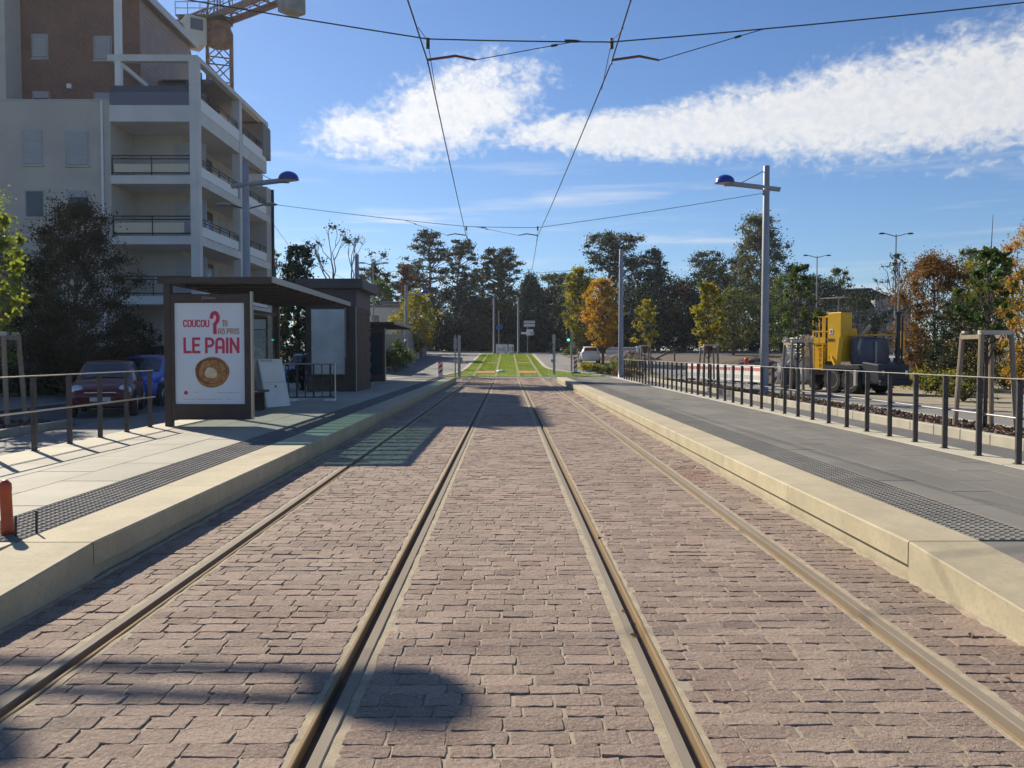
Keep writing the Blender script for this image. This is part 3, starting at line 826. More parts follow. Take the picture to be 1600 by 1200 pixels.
def span(y, xl, xr, zl, zr, al, ar, zn, pull, label):
    """cross span from pole to pole, with two delta bridles and two pull-off arms"""
    t = thing('cross_span', label, 'overhead wire', (0, y, zn), 0, 'cross spans between the tram poles')
    o = W(t)
    def sag(a, b, s, n=8): return [(a[0] + (b[0] - a[0]) * i / n, y, a[1] + (b[1] - a[1]) * i / n - s * 4 * (i / n) * (1 - i / n)) for i in range(n + 1)]
    MB().tube(sag((xl, zl), (al, zn), .04) + sag((al, zn), (ar, zn - .04), .01, 3)[1:] + sag((ar, zn - .04), (xr, zr), .04)[1:], .010, 6).build('span_wire', 'wire_dark', t, off=o)
    for c, dirx in ((al, pull), (ar, pull)):
        b = MB().tube([(c, y - 1.35, 6.0), (c, y, zn - .03), (c, y + 1.35, 6.0)], .006, 5).build('bridle', 'wire_dark', t, off=o)
        MB().tube([(c, y, zn + .01), (c, y, zn - .14)], .030, 8).build('pulley', 'metal_dark', t, off=o)
        z0 = 6.03
        MB().tube([(c, y, 5.97), (c, y, z0), (c + dirx * .42, y, z0 + .06), (c + dirx * .72, y, z0 + .0)], [.018, .020, .020, .016], 8).build('pull_off_arm', 'arm_red', t, off=o)
        ex = c + dirx * 2.3
        # height of the span wire at ex
        if ex < al: f = (ex - xl) / (al - xl); zz = zl + (zn - zl) * f - .04 * 4 * f * (1 - f)
        elif ex > ar: f = (ex - ar) / (xr - ar); zz = zn - .04 + (zr - zn + .04) * f - .04 * 4 * f * (1 - f)
        else: zz = zn - .02
        MB().tube([(c + dirx * .72, y, z0), (ex, y, zz)], .007, 5).build('pull_off_wire', 'wire_dark', t, off=o)
        q = .72
        MB().tube([(c + dirx * (.72 + (2.3 - .72) * q), y, z0 + (zz - z0) * q), (c + dirx * (.72 + (2.3 - .72) * (q + .06)), y, z0 + (zz - z0) * (q + .06))], .018, 6).build('insulator', 'metal_dark', t, off=o)
    mid = al + (ar - al) * .78
    if pull < 0: mid = al + (ar - al) * .24
    MB().tube([(mid - .10, y, zn - .025), (mid + .10, y, zn - .03)], .024, 8).build('insulator', 'metal_dark', t, off=o)
span(13, -9.5, 9.5, 7.75, 7.1, -1.20, 1.57, 6.34, 1, 'cross span wire with bent pull-off arms nearest the top of the picture')
span(32, -9.3, 9.52, 7.25, 7.6, -1.54, 1.13, 6.36, -1, 'cross span wire running to the tall lamp pole on the right')
span(50, -8.65, 6.5, 6.5, 6.75, -1.47, 1.33, 6.36, 1, 'faint farthest cross span wire in front of the tree tops')

# thin telephone line from the apartment block
wire('cable', [(-13.2, 48, 9.0), (-13.5, 55, 7.8), (-13.0, 70, 7.6), (-10.5, 95, 9.5)], .012, 'thin dark cable sagging from the apartment block past the ivy-clad tree', 'cable')

# ------------------------------------------------------------------ lettering
def text_mesh(body, size, sx=1.0, ext=0.0015, space=1.0, off=0.0):
    cu = bpy.data.curves.new('lettering', 'FONT'); cu.body = body; cu.size = size; cu.extrude = ext
    cu.align_x = 'CENTER'; cu.align_y = 'BOTTOM_BASELINE'; cu.space_character = space; cu.offset = off; cu.resolution_u = 3
    o = link(bpy.data.objects.new('lettering_tmp', cu)); bpy.context.view_layer.update()
    me = bpy.data.meshes.new_from_object(o.evaluated_get(bpy.context.evaluated_depsgraph_get()))
    bpy.data.objects.remove(o); bpy.data.curves.remove(cu)
    # size is given as cap height: scale to it
    co = np.empty(len(me.vertices) * 3); me.vertices.foreach_get('co', co); co = co.reshape(-1, 3)
    k = size / max(1e-6, co[:, 1].max() - max(co[:, 1].min(), 0) if not any(c in body for c in 'Qgjpqy,') else size)
    co[:, :2] *= k; co[:, 0] *= sx
    me.vertices.foreach_set('co', co.ravel()); me.update()
    return me, co[:, 0].min(), co[:, 0].max()
def letter(parent, body, x, y, z, h, width, m, name='lettering', rz=0.0, center=False):
    """flat print facing -Y, left edge at x, base line at z, cap height h, total width given"""
    me, a, b = text_mesh(body, h)
    s = width / (b - a)
    co = np.empty(len(me.vertices) * 3); me.vertices.foreach_get('co', co); co = co.reshape(-1, 3)
    out = np.column_stack([(co[:, 0] - a) * s + x - (width / 2 if center else 0), y - co[:, 2], co[:, 1] + z])
    me.vertices.foreach_set('co', out.astype(np.float32).ravel()); me.update()
    return mesh_obj(name, me, m, parent)

def arc(cx, cz, rx, rz, a0, a1, n=5): return [(cx + rx * math.cos(R(a0 + (a1 - a0) * i / n)), cz + rz * math.sin(R(a0 + (a1 - a0) * i / n))) for i in range(n + 1)]
STROKES = {   # condensed capitals with rounded corners, drawn in a box one unit high
 'C': (.44, [[(.44, .80)] + arc(.22, .78, .22, .22, 0, 180) + arc(.22, .22, .22, .22, 180, 360) + [(.44, .20)]]),
 'O': (.46, [arc(.23, .78, .23, .22, 0, 180) + arc(.23, .22, .23, .22, 180, 360) + [(.46, .78)]]),
 'U': (.46, [[(0, 1)] + arc(.23, .22, .23, .22, 180, 360) + [(.46, 1)]]),
 'T': (.46, [[(0, 1), (.46, 1)], [(.23, 1), (.23, 0)]]),
 'A': (.46, [[(0, 0)] + arc(.23, .76, .23, .24, 180, 0) + [(.46, 0)], [(0, .34), (.46, .34)]]),
 'S': (.44, [arc(.22, .77, .22, .23, 20, 270, 8) + arc(.22, .27, .22, .27, 90, -160, 8)]),
 'P': (.46, [[(0, 0), (0, 1)] + arc(.22, .72, .24, .28, 90, -90) + [(0, .44)]]),
 'R': (.48, [[(0, 0), (0, 1)] + arc(.22, .74, .24, .26, 90, -90) + [(0, .48)], [(.2, .48), (.48, 0)]]),
 'I': (.06, [[(.03, 0), (.03, 1)]]),
 'L': (.36, [[(0, 1), (0, 0), (.38, 0)]]),
 'E': (.38, [[(.38, 1), (0, 1), (0, 0), (.38, 0)], [(0, .52), (.32, .52)]]),
 'N': (.48, [[(0, 0), (0, 1), (.48, 0), (.48, 1)]]),
 '?': (.56, [arc(.28, .74, .28, .26, 170, -60, 10) + [(.28, .40), (.28, .26)], [(.28, .10), (.28, .0)]]),
}
def stroke_text(parent, body, x, y, z, h, width, m, th):
    """flat printed capitals facing -Y, left edge x, base line z"""
    adv = 0; pl = []
    for ch in body:
        if ch == ' ': adv += .26; continue
        w, ss = STROKES[ch]
        pl.append((adv, ss)); adv += w + .22
    tot = adv - .22; sx = (width - th) / tot; sz = h - th; b = MB(); k = 0
    for ax, ss in pl:
        for st in ss:
            p = [Vector((x + th / 2 + (ax + u) * sx, 0, z + th / 2 + v * sz)) for u, v in st]
            for i in range(len(p) - 1):
                d = p[i + 1] - p[i]
                if d.length < 1e-6: continue
                d.normalize(); e = .35 * th if 0 < i < len(p) - 2 or len(p) > 2 else .0
                a_, c_ = p[i] - d * (th * .5 if i == 0 else e), p[i + 1] + d * (th * .5 if i == len(p) - 2 else e)
                n_ = Vector((-d.z, 0, d.x)) * th / 2; yy = y - .0001 * (k % 9) - .0002; k += 1
                b.add([(q.x, yy, q.z) for q in (a_ + n_, a_ - n_, c_ - n_, c_ + n_)], [(0, 1, 2, 3)])
    return b.build('lettering', m, parent)

# ------------------------------------------------------------------ tram shelters
def shelter(x, y, label, ad=True):
    """x,y: the front left post on the platform; local frame: X to the right, Y away"""
    t = thing('tram_shelter', label, 'shelter', (x, y, ZP), 0, 'tram shelters on the left platform')
    Wd, L, H = 2.0, 7.6, 2.62
    MB().box(0, .13, 0, .13, 0, H).build('post', 'shelter_brown', t, bevel=.008)
    for yy in (2.5, 5.0, L - .13): MB().box(-.02, .10, yy, yy + .13, 0, H).build('post', 'shelter_brown', t, bevel=.008)
    # roof: a brown frame, cross slats and tinted glass above them
    fr = MB().box(-.06, .20, -.08, L, H, H + .10).box(Wd - .07, Wd, -.08, L, H + .03, H + .10).box(.2, Wd - .07, -.08, .06, H + .01, H + .10).box(.2, Wd - .07, L - .1, L, H + .01, H + .10)
    rf = fr.build('roof', 'shelter_brown', t)
    k = 0; yy = .55
    while yy < L - .3:
        MB().box(.2, Wd - .07, yy, yy + .07, H - .03, H + .088).build('roof_slat', 'shelter_brown', rf); yy += .62
    MB().box(.19, Wd - .06, .03, L - .06, H + .092, H + .099).build('roof_glass', 'roof_glass', rf)
    MB().box(Wd + .001, Wd + .022, -.08, L, H + .005, H + .115).build('roof_fascia', 'shelter_fascia', rf)
    MB().box(-.06, Wd, -.105, -.081, H - .02, H + .105).build('roof_fascia', 'shelter_brown', rf)
    # back glazing with rails
    for i in range(3):
        a = (.15, 2.65, 5.15)[i]; b = (2.48, 4.98, L - .15)[i]
        MB().box(.035, .045, a, b, .25, 2.35).build('back_pane', 'clear_glass', t)
        for zr in (2.35, .18): MB().box(.02, .06, a, b, zr, zr + .07).build('pane_rail', 'shelter_brown', t)
    # bench at the back
    be = MB().box(.18, .58, 2.9, 4.8, .43, .48).build('bench', 'shelter_brown', t, bevel=.01)
    for yy in (3.1, 4.55): MB().box(.22, .52, yy, yy + .06, 0, .43).build('bench_leg', 'shelter_brown', be)
    # advertising case
    f = MB()
    x0, x1, z0, z1 = .135, 1.60, .13, 2.42
    f.box(x0, x0 + .06, -.02, .15, z0, z1).box(x1 - .125, x1 - .02, -.02, .15, z0, z1).box(x0 + .06, x1 - .125, -.02, .15, z0, z0 + .28).box(x0 + .06, x1 - .125, -.02, .15, 2.27, z1).box(x0 + .06, x1 - .125, .1, .14, z0 + .28, 2.27)
    cse = f.build('advert_case', 'shelter_brown', t, bevel=.005)
    MB().box(x1 - .019, x1 + .008, .0, .12, z0, z1 + .05).build('case_edge', 'rail_bar', cse)
    if ad:
        px0, px1, pz0, pz1 = .205, 1.470, .412, 2.262
        pw, ph = px1 - px0, pz1 - pz0
        MB().box(px0 - .01, px1 + .005, .02, .03, pz0, pz1).build('poster', 'poster_white', cse)
        yy = .0185
        def pos(u, v): return px0 + u * pw, pz0 + (1 - v) * ph
        # u,v measured on the poster from its top left corner
        def put(body, u0, u1, vtop, vbase, m, th):
            xx, zz = pos(u0, vbase); stroke_text(cse, body, xx, yy, zz, (vbase - vtop) * ph, (u1 - u0) * pw, m, th * ph)
        put('COUCOU', .115, .495, .165, .240, 'print_red', .0125)
        put('?', .500, .645, .080, .308, 'print_red', .036)
        put('TU', .675, .755, .170, .232, 'print_tan', .0095)
        put('AS PRIS', .615, .925, .250, .308, 'print_tan', .0095)
        put('LE PAIN', .115, .925, .340, .498, 'print_red', .026)
        cx, cz = pos(.525, .685)
        def blob(r, ph0, amp, nn=36, sx=1.1):
            return [(cx + sx * r * math.cos(a) * (1 + amp * math.sin(3 * a + ph0) + amp * .6 * math.sin(5 * a + 2 * ph0)), cz + r * math.sin(a) * (1 + amp * math.sin(2 * a + ph0))) for a in [2 * math.pi * i / nn for i in range(nn)]]
        MB().prism(blob(.285, .4, .02), .016, .0195).build('bread_print', 'bread', cse)
        MB().prism([(p[0] * .0 + cx + (p[0] - cx) * .90 - .015, cz + (p[1] - cz) * .86 + .02) for p in blob(.285, 1.2, .03)], .0145, .0158).build('bread_print', 'bread_crust', cse)
        MB().prism([(cx + (p[0] - cx) * .80 + .005, cz + (p[1] - cz) * .78 + .012) for p in blob(.285, 2.0, .04)], .0130, .0143).build('bread_print', 'bread', cse)
        MB().prism([(cx + (p[0] - cx) * .36 - .02, cz + (p[1] - cz) * .36 - .01) for p in blob(.285, 2.6, .07)], .0115, .0128).build('bread_print', 'bread_pale', cse)
        for k, (u0, u1, v) in enumerate(((.27, .45, .885), (.60, .93, .890), (.115, .86, .955))):
            xa, za = pos(u0, v); xb, _ = pos(u1, v)
            n = int((xb - xa) / .05); b = MB()
            for i in range(n):
                if random.random() < .85: b.box(xa + i * .05, xa + i * .05 + random.uniform(.025, .045), .0185, .0195, za, za + .012)
            b.build('fine_print', 'print_grey', cse)
        xx, zz = pos(.115, .905)
        MB().prism([(xx, zz), (xx + .07, zz), (xx + .07, zz + .05), (xx + .035, zz + .075), (xx, zz + .05)], .0185, .0195).build('logo', 'print_red', cse)
        letter(cse, 'JCDecaux', (px0 + px1) / 2, -.0205, 2.33, .045, .26, 'header_print', center=True)
    else:
        MB().box(.205, 1.470, .02, .03, .412, 2.262).build('poster', 'window_dark', cse)
    return t
shelter(-6.28, 15.6, 'brown tram shelter with slatted roof and the red and white bread poster on its end')
shelter(-6.95, 37.3, 'farther dark brown tram shelter beyond the kiosk on the left platform', ad=False)
# timetable case hanging at the back of the first shelter
t = thing('timetable_case', 'narrow framed timetable board behind the poster panel under the shelter roof', 'notice board', (-6.95, 22.75, ZP + .85))
MB().box(.06, .56, -.03, .03, 0, 1.45).build('case', 'shelter_brown', t, bevel=.01)
MB().box(.1, .52, -.036, -.031, .05, 1.12).build('notice', 'case_panel', t)
MB().box(.1, .52, -.036, -.031, 1.14, 1.40).build('notice', 'poster_white', t)
b = MB()
for i in range(9): b.box(.14, random.uniform(.3, .48), -.039, -.0365, .12 + i * .1, .13 + i * .1)
b.build('print_line', 'print_grey', t)

# ------------------------------------------------------------------ kiosk
kt = thing('brick_kiosk', 'dark brown brick technical building with a flat overhanging roof on the left platform', 'kiosk', (-7.12, 30.2, ZP))
KW, KD, KH = 1.77, 3.0, 3.05
wall = MB().box(.012, KW - .012, .012, KD, 0, KH + .55).build('wall', 'kiosk_joint', kt)
bm_ = {}
def brick(L):
    if L not in bm_: bm_[L] = MB().box(.004, L - .004, 0, .03, .004, .196).build('brick', 'kiosk_brick', wall).data; return None
    return bm_[L]
first = True
for r in range(15):
    x = 0.0; off = .22 if r % 2 else 0
    while x < KW - .02:
        L = .44
        if x == 0 and off: L = .22
        L = min(L, KW - x); L = .44 if L > .33 else .22
        if x + L > KW + .1: break
        me = bm_.get(L)
        if me is None: brick(L); q = [c for c in wall.children if c.data == bm_[L]][0]
        else: q = link(bpy.data.objects.new('brick', me)); q.parent = wall
        q.location = (x, -.018, r * .2); x += L
for r in range(15):
    for i in range(7):
        q = link(bpy.data.objects.new('brick', bm_[.44])); q.parent = wall; q.rotation_euler = (0, 0, R(90)); q.location = (KW + .018, -.02 + i * .44 - (.22 if r % 2 else 0) + (.22 if r % 2 and i == 0 else 0), r * .2)
        if r % 2 and i == 0: q.data = bm_[.22]; q.location.y = -.02
# blank upper cladding and the roof
MB().box(-.01, KW + .01, -.02, KD, 3.005, 3.62).build('upper_band', 'kiosk_roof', kt)
MB().box(-.3, KW + .28, -.3, KD + .3, 3.62, 3.97).build('roof', 'kiosk_roof', kt, bevel=.02)
MB().box(KW - .018, KW + .012, -.03, .05, 0, 3.0).build('sunlit_jamb', 'strip_concrete', kt)  # corner jamb, its sunlight painted in as a pale colour
MB().box(KW - .26, KW - .02, -.034, -.0185, 0.0, 3.0).build('pier', 'shelter_brown', kt)
dc = MB().box(KW - 1.60, KW - .33, -.16, -.05, .55, 2.98).build('display_case', 'shelter_brown', kt, bevel=.01)
MB().box(KW - 1.55, KW - .39, -.172, -.161, .62, 2.90).build('display_panel', 'case_panel', dc)
MB().box(KW - .385, KW - .33, -.172, -.161, 1.2, 2.95).build('edge_trim', 'stake_wood', dc)

# ------------------------------------------------------------------ apartment block
def apartment():
    Y0 = 38.5; k = Y0 / 1330
    def X(px): return (px - 793) * k
    def Z(py): return 1.6 + (553 - py) * k
    t = thing('apartment_block', 'pale plastered apartment block with corner balconies, white columns and red brick top storeys', 'building', (-16, Y0, 0)); o = W(t)
    xl, xb, xc = -34.0, X(180), X(309)          # far left, balcony bay, corner column
    xin, yin = xb + 1.6, Y0 + 2.4               # recessed inner walls
    yend = Y0 + 11; xw = X(309) - 1.5
    P = lambda mb, n, m, par=t, **kw: mb.build(n, m, par, off=o, **kw)
    ztop = Z(163)
    w = P(MB().box(xl, xb, Y0, Y0 + 16, 0, ztop).box(xb, xw, yin, Y0 + 16, 0, ztop).box(xw, xc + .12, yend, Y0 + 12.1, 0, Z(220)), 'wall', 'plaster')
    P(MB().box(xl, X(20), Y0 + .05, Y0 + 7, ztop, 17.9), 'tower_wall', 'plaster')
    yg = Y0 + 1.3; kg = yg / 1330
    gx = lambda px: (px - 793) * kg
    bw = P(MB().box(X(20), gx(228) - .01, yg, yg + 6.2, ztop, 17.9), 'brick_wall', 'brick_red')
    # upper side wall in pale clapboard, with the roof and its eave
    ye = yg + 6.3; xs = gx(228); ze_ = 17.95
    P(MB().box(xs - 2.0, xs, yg + .002, ye, ztop, ze_ - .02), 'side_wall', 'cladding')
    for i in range(24):
        z = ztop + i * .23
        if z + .22 > ze_ - .05: break
        P(MB().box(xs, xs + .035, yg + .01, ye, z + .008, z + .222), 'clapboard', 'cladding')
    P(MB().box(xl, xs + .35, yg - .30, ye + .15, ze_, ze_ + .28), 'roof', 'roof_grey')
    P(MB().box(xs + .351, xs + .39, yg - .30, ye + .15, ze_ - .06, ze_ + .30), 'gutter', 'shelter_fascia')
    # windows, with frame, roller shutter and sill
    def win(px0, px1, py0, py1, shut, yy=Y0, closed=1.0):
        x0, x1, z0, z1 = X(px0), X(px1), Z(py1), Z(py0)
        f = P(MB().box(x0, x0 + .045, yy - .012, yy + .05, z0, z1).box(x1 - .045, x1, yy - .012, yy + .05, z0, z1).box(x0 + .07, x1 - .07, yy - .012, yy + .05, z1 - .07, z1).box(x0 + .07, x1 - .07, yy - .012, yy + .05, z0, z0 + .07), 'window', 'shutter')
        P(MB().box(x0 + .07, x1 - .07, yy - .006, yy + .03, z0 + .07, z1 - .07), 'pane', 'window_dark', f).location = (0, 0, 0)
        if closed:
            zz = z1 - .07; b = MB(); zl = z0 + .07 + (1 - closed) * (z1 - z0 - .14)
            while zz - .12 > zl - .06:
                b.prism([(yy - .010, zz - .118), (yy - .022, zz - .06), (yy - .010, zz)], x0 + .07, x1 - .07, 'X'); zz -= .12
            P(b, 'roller_shutter', 'shutter', f)
        P(MB().box(x0 - .04, x1 + .04, yy - .07, yy + .02, z0 - .05, z0), 'sill', 'plaster', f)
    yb = yg
    win(37, 63, 45, 84, 1, yb); win(135, 164, 48, 87, 1, yb)
    win(37, 64, 135, 165, 1, yb, .35); win(134, 162, 137, 166, 1, yb, .35)
    win(43, 76, 207, 262, 1); win(110, 147, 208, 263, 1)
    win(46, 77, 299, 343, 1, Y0, 0); win(112, 147, 300, 343, 1, Y0, .25)
    win(46, 77, 392, 440, 1, Y0, 1); win(112, 147, 392, 440, 1, Y0, .4)
    for pa, pb in ((-70, -36), (-150, -116), (-235, -190), (-300, -266)):
        win(pa, pb, 207, 262, 1); win(pa, pb, 299, 343, 1, Y0, .5); win(pa, pb, 392, 440, 1, Y0, 0)
    P(MB().tube([(X(168), Y0 - .06, 0), (X(168), Y0 - .06, ztop)], .05, 8), 'rain_pipe', 'panel_white')
    P(MB().box(xl - .02, X(20) - .02, Y0 - .03, Y0 + .5, ztop, ztop + .06).box(X(20) - .019, xb - .02, Y0 - .03, Y0 + .5, ztop, ztop + .06), 'coping', 'shelter_fascia')
    # lamp on the brick
    P(MB().box(X(93), X(100), yb - .12, yb, Z(131), Z(124)), 'wall_lamp', 'panel_white')
    # balcony floors
    lev = [(277, 290, 'rail'), (370, 383, 'cream'), (463, 476, 'rail')]
    for (ya, yb_, kind) in lev:
        z1, z0 = Z(ya), Z(yb_)
        P(MB().box(xb, xc + .16, Y0 - .02, yin, z0, z1).box(xw, xc + .16, yin, yend + .6, z0, z1), 'balcony_slab', 'plaster_white')
    z1, z0 = Z(170), Z(195)
    P(MB().box(xb - .02, xc + .14, Y0 - .05, yin, z0, z1).box(xw, xc + .14, yin, yend, z0, z1), 'balcony_slab', 'plaster_white')
    # back walls of the balconies with doors
    for (ya, yb_) in ((277, 195), (370, 290), (463, 383), (560, 476)):
        zf, zc = Z(ya), Z(yb_)
        x0 = X(246)
        d = P(MB().box(x0, x0 + 1.5, yin - .03, yin + .02, zf + .05, zf + 2.0), 'balcony_door', 'shutter')
        P(MB().box(xw - .001 + .0, xw + .03, yin + 2.0, yin + 4.2, zf + .05, min(zf + 2.05, zc)), 'balcony_door', 'window_dark')
        P(MB().box(xw, xw + .03, yin + 5.2, yin + 6.6, zf + .05, min(zf + 2.05, zc)), 'balcony_door', 'shutter')
    # columns
    c1 = (X(303), X(316.5)); s2 = Y0 + 6
    P(MB().box(c1[0], c1[1], Y0 - .08, Y0 + .3, 0, Z(94)), 'column', 'plaster_white')
    P(MB().box(xc - .24, xc + .17, s2, s2 + .4, 0, Z(94)), 'column', 'plaster_white')
    # top pergola frame and its canopy along the side
    P(MB().box(X(178), c1[0], Y0 - .06, Y0 + .25, Z(103), Z(93)), 'pergola_beam', 'plaster_white')
    P(MB().box(xc - .1, xc + .2, Y0 + .31, yend + .2, Z(101), Z(93)), 'pergola_beam', 'plaster_white')
    P(MB().box(xw - 1.2, xc - .11, Y0 + 3.2, yend + .2, Z(101), Z(95)), 'pergola_roof', 'roof_grey')
    P(MB().box(X(189), X(198), Y0 - .05, Y0 + .2, Z(140), 17.9), 'pergola_post', 'panel_white')
    P(MB().bar((X(193), Y0 - .02, Z(103)), (X(214), Y0 + 1.6, Z(123)), .12, .18), 'pergola_brace', 'panel_white')
    P(MB().box(xc - 1.6, xc + .22, yend - .9, yend + .6, Z(165), Z(93) - .3), 'end_box', 'roof_grey')
    # set-back top storey on the balcony level
    P(MB().box(xb, xw, yin + .8, Y0 + 8, ztop, Z(97)), 'top_storey_wall', 'brick_red')
    P(MB().box(X(264), X(290), yin + .76, yin + .79, Z(168), Z(118)), 'top_storey_panel', 'cladding')
    P(MB().box(X(268), X(284), yin + .72, yin + .755, Z(118), Z(85)), 'window', 'window_dark')
    # parapets and rails
    P(MB().box(xb, c1[0], Y0 - .02, Y0 + .02, Z(170), Z(150)), 'parapet_panel', 'balcony_dark')
    P(MB().box(xb, c1[0], Y0 + .03, Y0 + .06, Z(150), Z(140)), 'parapet_glass', 'window_dark')
    def rails(za, n, h, front, a, b, m='metal_dark', panel=None, name='railing'):
        mb = MB()
        for i in range(n):
            z = za + h * (1 - .16 * i) if i < 2 else za + .12
            if front: mb.tube([(a, Y0 + .02, z), (b, Y0 + .02, z)], .028, 5)
            else: mb.tube([(xc + .05, a, z), (xc + .05, b, z)], .028, 5)
        L = b - a; k_ = max(2, int(L / 1.4))
        for i in range(k_ + 1):
            p = a + L * i / k_
            if front: mb.tube([(p, Y0 + .02, za), (p, Y0 + .02, za + h)], .025, 5)
            else: mb.tube([(xc + .05, p, za), (xc + .05, p, za + h)], .025, 5)
        q = P(mb, name, m)
        return q
    for (py, pan) in ((277, None), (370, 'panel_cream'), (463, None)):
        z = Z(py)
        rails(z, 3, .88, True, xb + .05, c1[0])
        if pan: P(MB().box(xb + .1, c1[0] - .35, Y0 + .055, Y0 + .075, z + .14, z + .6), 'balcony_panel', pan)
        elif py == 277: P(MB().box(xb + .1, c1[0] - .1, Y0 + .055, Y0 + .075, z + .10, z + .52), 'balcony_panel', 'panel_cream')
        for (a, b) in ((Y0 + .35, s2 - .05), (s2 + .45, yend + .4)):
            rails(z, 2, .85, False, a, b)
            P(MB().box(xc + .075, xc + .10, a + .1, b - .1, z + .06, z + .50), 'balcony_panel', 'panel_white')
    for (a, b) in ((Y0 + .35, s2 - .05), (s2 + .45, yend - .2)):
        P(MB().box(xc + .145, xc + .17, a + .05, b, Z(170) - .12, Z(170) + .42), 'balcony_panel', 'panel_white')
        rails(Z(170), 2, .85, False, a, b)
    # end return wall with its windows and rain pipe
    for (py0, py1) in ((250, 285), (345, 370), (410, 440)):
        pass
    P(MB().tube([(xc + .2, Y0 + 12.0, 0), (xc + .2, Y0 + 12.0, Z(220))], .08, 8), 'rain_pipe', 'metal_dark')
    # ground floor: garage doors and a dark plinth
    P(MB().box(xl, X(150), Y0 - .03, Y0 - .005, 0, 1.0), 'plinth', 'wall_grey')
    for a in (60, 110):
        P(MB().box(X(a), X(a + 42), Y0 - .05, Y0 - .031, 0, 2.3), 'garage_door', 'metal_dark')
    P(MB().box(X(228), X(250), yin - .04, yin - .005, 1.2, 2.9), 'ground_floor_window', 'panel_white')
apartment()

# ------------------------------------------------------------------ tower crane
def crane():
    t = thing('tower_crane', 'orange lattice tower crane with grey counterweight and cab behind the apartment block', 'crane', (-24.0, 72.0, 0)); o = (0, 0, 0)
    m = MB(); h = 28.0; a = .95
    ang = R(20); c, s_ = math.cos(ang), math.sin(ang)
    def rp(x, y): return (x * c - y * s_, x * s_ + y * c)
    legs = [rp(-a, -a), rp(a, -a), rp(a, a), rp(-a, a)]
    for x, y in legs: m.bar((x, y, 0), (x, y, h), .20, .20)
    m.build('mast', 'crane_orange', t)
    br = MB(); n = 14; d = h / n
    for i in range(n):
        for j in range(4):
            p, q = legs[j], legs[(j + 1) % 4]
            br.bar((*p, i * d), (*q, i * d), .09, .09)
            br.bar((*p, i * d), (*q, (i + 1) * d), .08, .08); br.bar((*q, i * d), (*p, (i + 1) * d), .08, .08)
    br.build('mast_bracing', 'crane_orange', t)
    MB().box(-.9, .9, -.9, .9, 23.4, 23.55).build('mast_platform', 'metal_dark', t).rotation_euler = (0, 0, ang)
    MB().lathe([(.9, 27.2), (1.12, 27.5), (1.12, 28.3), (.95, 28.6), (.95, 29.0)], 16).build('slewing_ring', 'crane_orange', t)
    dirv = Vector((7.55, -5.6, 0)).normalized(); pv = Vector((-dirv.y, dirv.x, 0))
    j = MB(); L = 9.9; zj = 29.4
    for s in (-1, 1):
        j.bar(Vector((0, 0, zj)) + pv * s * .75, dirv * L + Vector((0, 0, zj)) + pv * s * .75, .22, .5)
    for i in range(8):
        p = dirv * (1 + i * 1.3) + Vector((0, 0, zj)); j.bar(p - pv * .75, p + pv * .75, .12, .12)
    j.build('counter_jib', 'crane_orange', t)
    r = MB()
    for s in (-1, 1):
        for i in range(9):
            p = dirv * (.6 + i * 1.2) + Vector((0, 0, zj + .2)) + pv * s * .85; r.bar(p, p + Vector((0, 0, 1.0)), .05, .05)
        for zz in (.6, 1.15): r.bar(Vector((0, 0, zj + zz)) + pv * s * .85, dirv * L + Vector((0, 0, zj + zz)) + pv * s * .85, .05, .05)
    r.build('jib_railing', 'metal_dark', t)
    for i in range(2):
        b = MB().box(-.33, .33, -.85, .85, -1.45, 1.1)
        q = b.build('counterweight', 'crane_grey', t, bevel=.08); p = dirv * (8.9 + i * .68); q.location = (p.x, p.y, zj - .2); q.rotation_euler = (0, 0, math.atan2(dirv.y, dirv.x))
    # main jib pointing away behind the roof, the cat head and the pendant ties
    mj = MB(); B = -dirv; Lm = 34
    for s in (-1, 1): mj.bar(Vector((0, 0, zj)) + pv * s * .6, B * Lm + Vector((0, 0, zj)) + pv * s * .6, .16, .16)
    mj.bar(Vector((0, 0, zj + 1.3)) + B * 1.5, B * Lm + Vector((0, 0, zj + 1.3)), .16, .16)
    for i in range(24):
        p0, p1, p2 = B * (i * 1.4) + Vector((0, 0, zj)), B * (i * 1.4 + .7) + Vector((0, 0, zj + 1.3)), B * (i * 1.4 + 1.4) + Vector((0, 0, zj))
        for s in (-1, 1): mj.bar(p0 + pv * s * .6, p1, .07, .07); mj.bar(p1, p2 + pv * s * .6, .07, .07)
    mj.build('main_jib', 'crane_orange', t)
    ch = MB(); top = Vector((0, 0, 36.5))
    for s in (-1, 1):
        for e in (-.8, .8): ch.bar(dirv * e + pv * s * .7 + Vector((0, 0, 29.0)), top + dirv * e * .15 + pv * s * .15, .13, .13)
    for i in range(1, 6):
        f = i / 6; q = .7 * (1 - f) + .15 * f; e = .8 * (1 - f) + .12 * f; zz = 29 + 7.5 * f
        for s in (-1, 1): ch.bar(dirv * -e + pv * s * q + Vector((0, 0, zz)), dirv * e + pv * s * q + Vector((0, 0, zz)), .07, .07)
        ch.bar(dirv * e - pv * q + Vector((0, 0, zz)), dirv * e + pv * q + Vector((0, 0, zz)), .07, .07)
    ch.build('cat_head', 'crane_orange', t)
    ti = MB().tube([top, dirv * 9.5 + Vector((0, 0, zj + .3))], .05, 5).tube([top, B * 20 + Vector((0, 0, zj + 1.4))], .05, 5); ti.build('pendant_tie', 'metal_dark', t)
    cb = MB().box(-.85, .85, -1.0, 1.0, 0, 2.3).build('cab', 'crane_cab', t, bevel=.15)
    cb.location = (-1.75, -1.1, 26.75); cb.rotation_euler = (0, 0, R(35))
    MB().box(-.5, .5, -1.03, -1.001, 1.1, 2.0).build('cab_window', 'window_dark', cb)
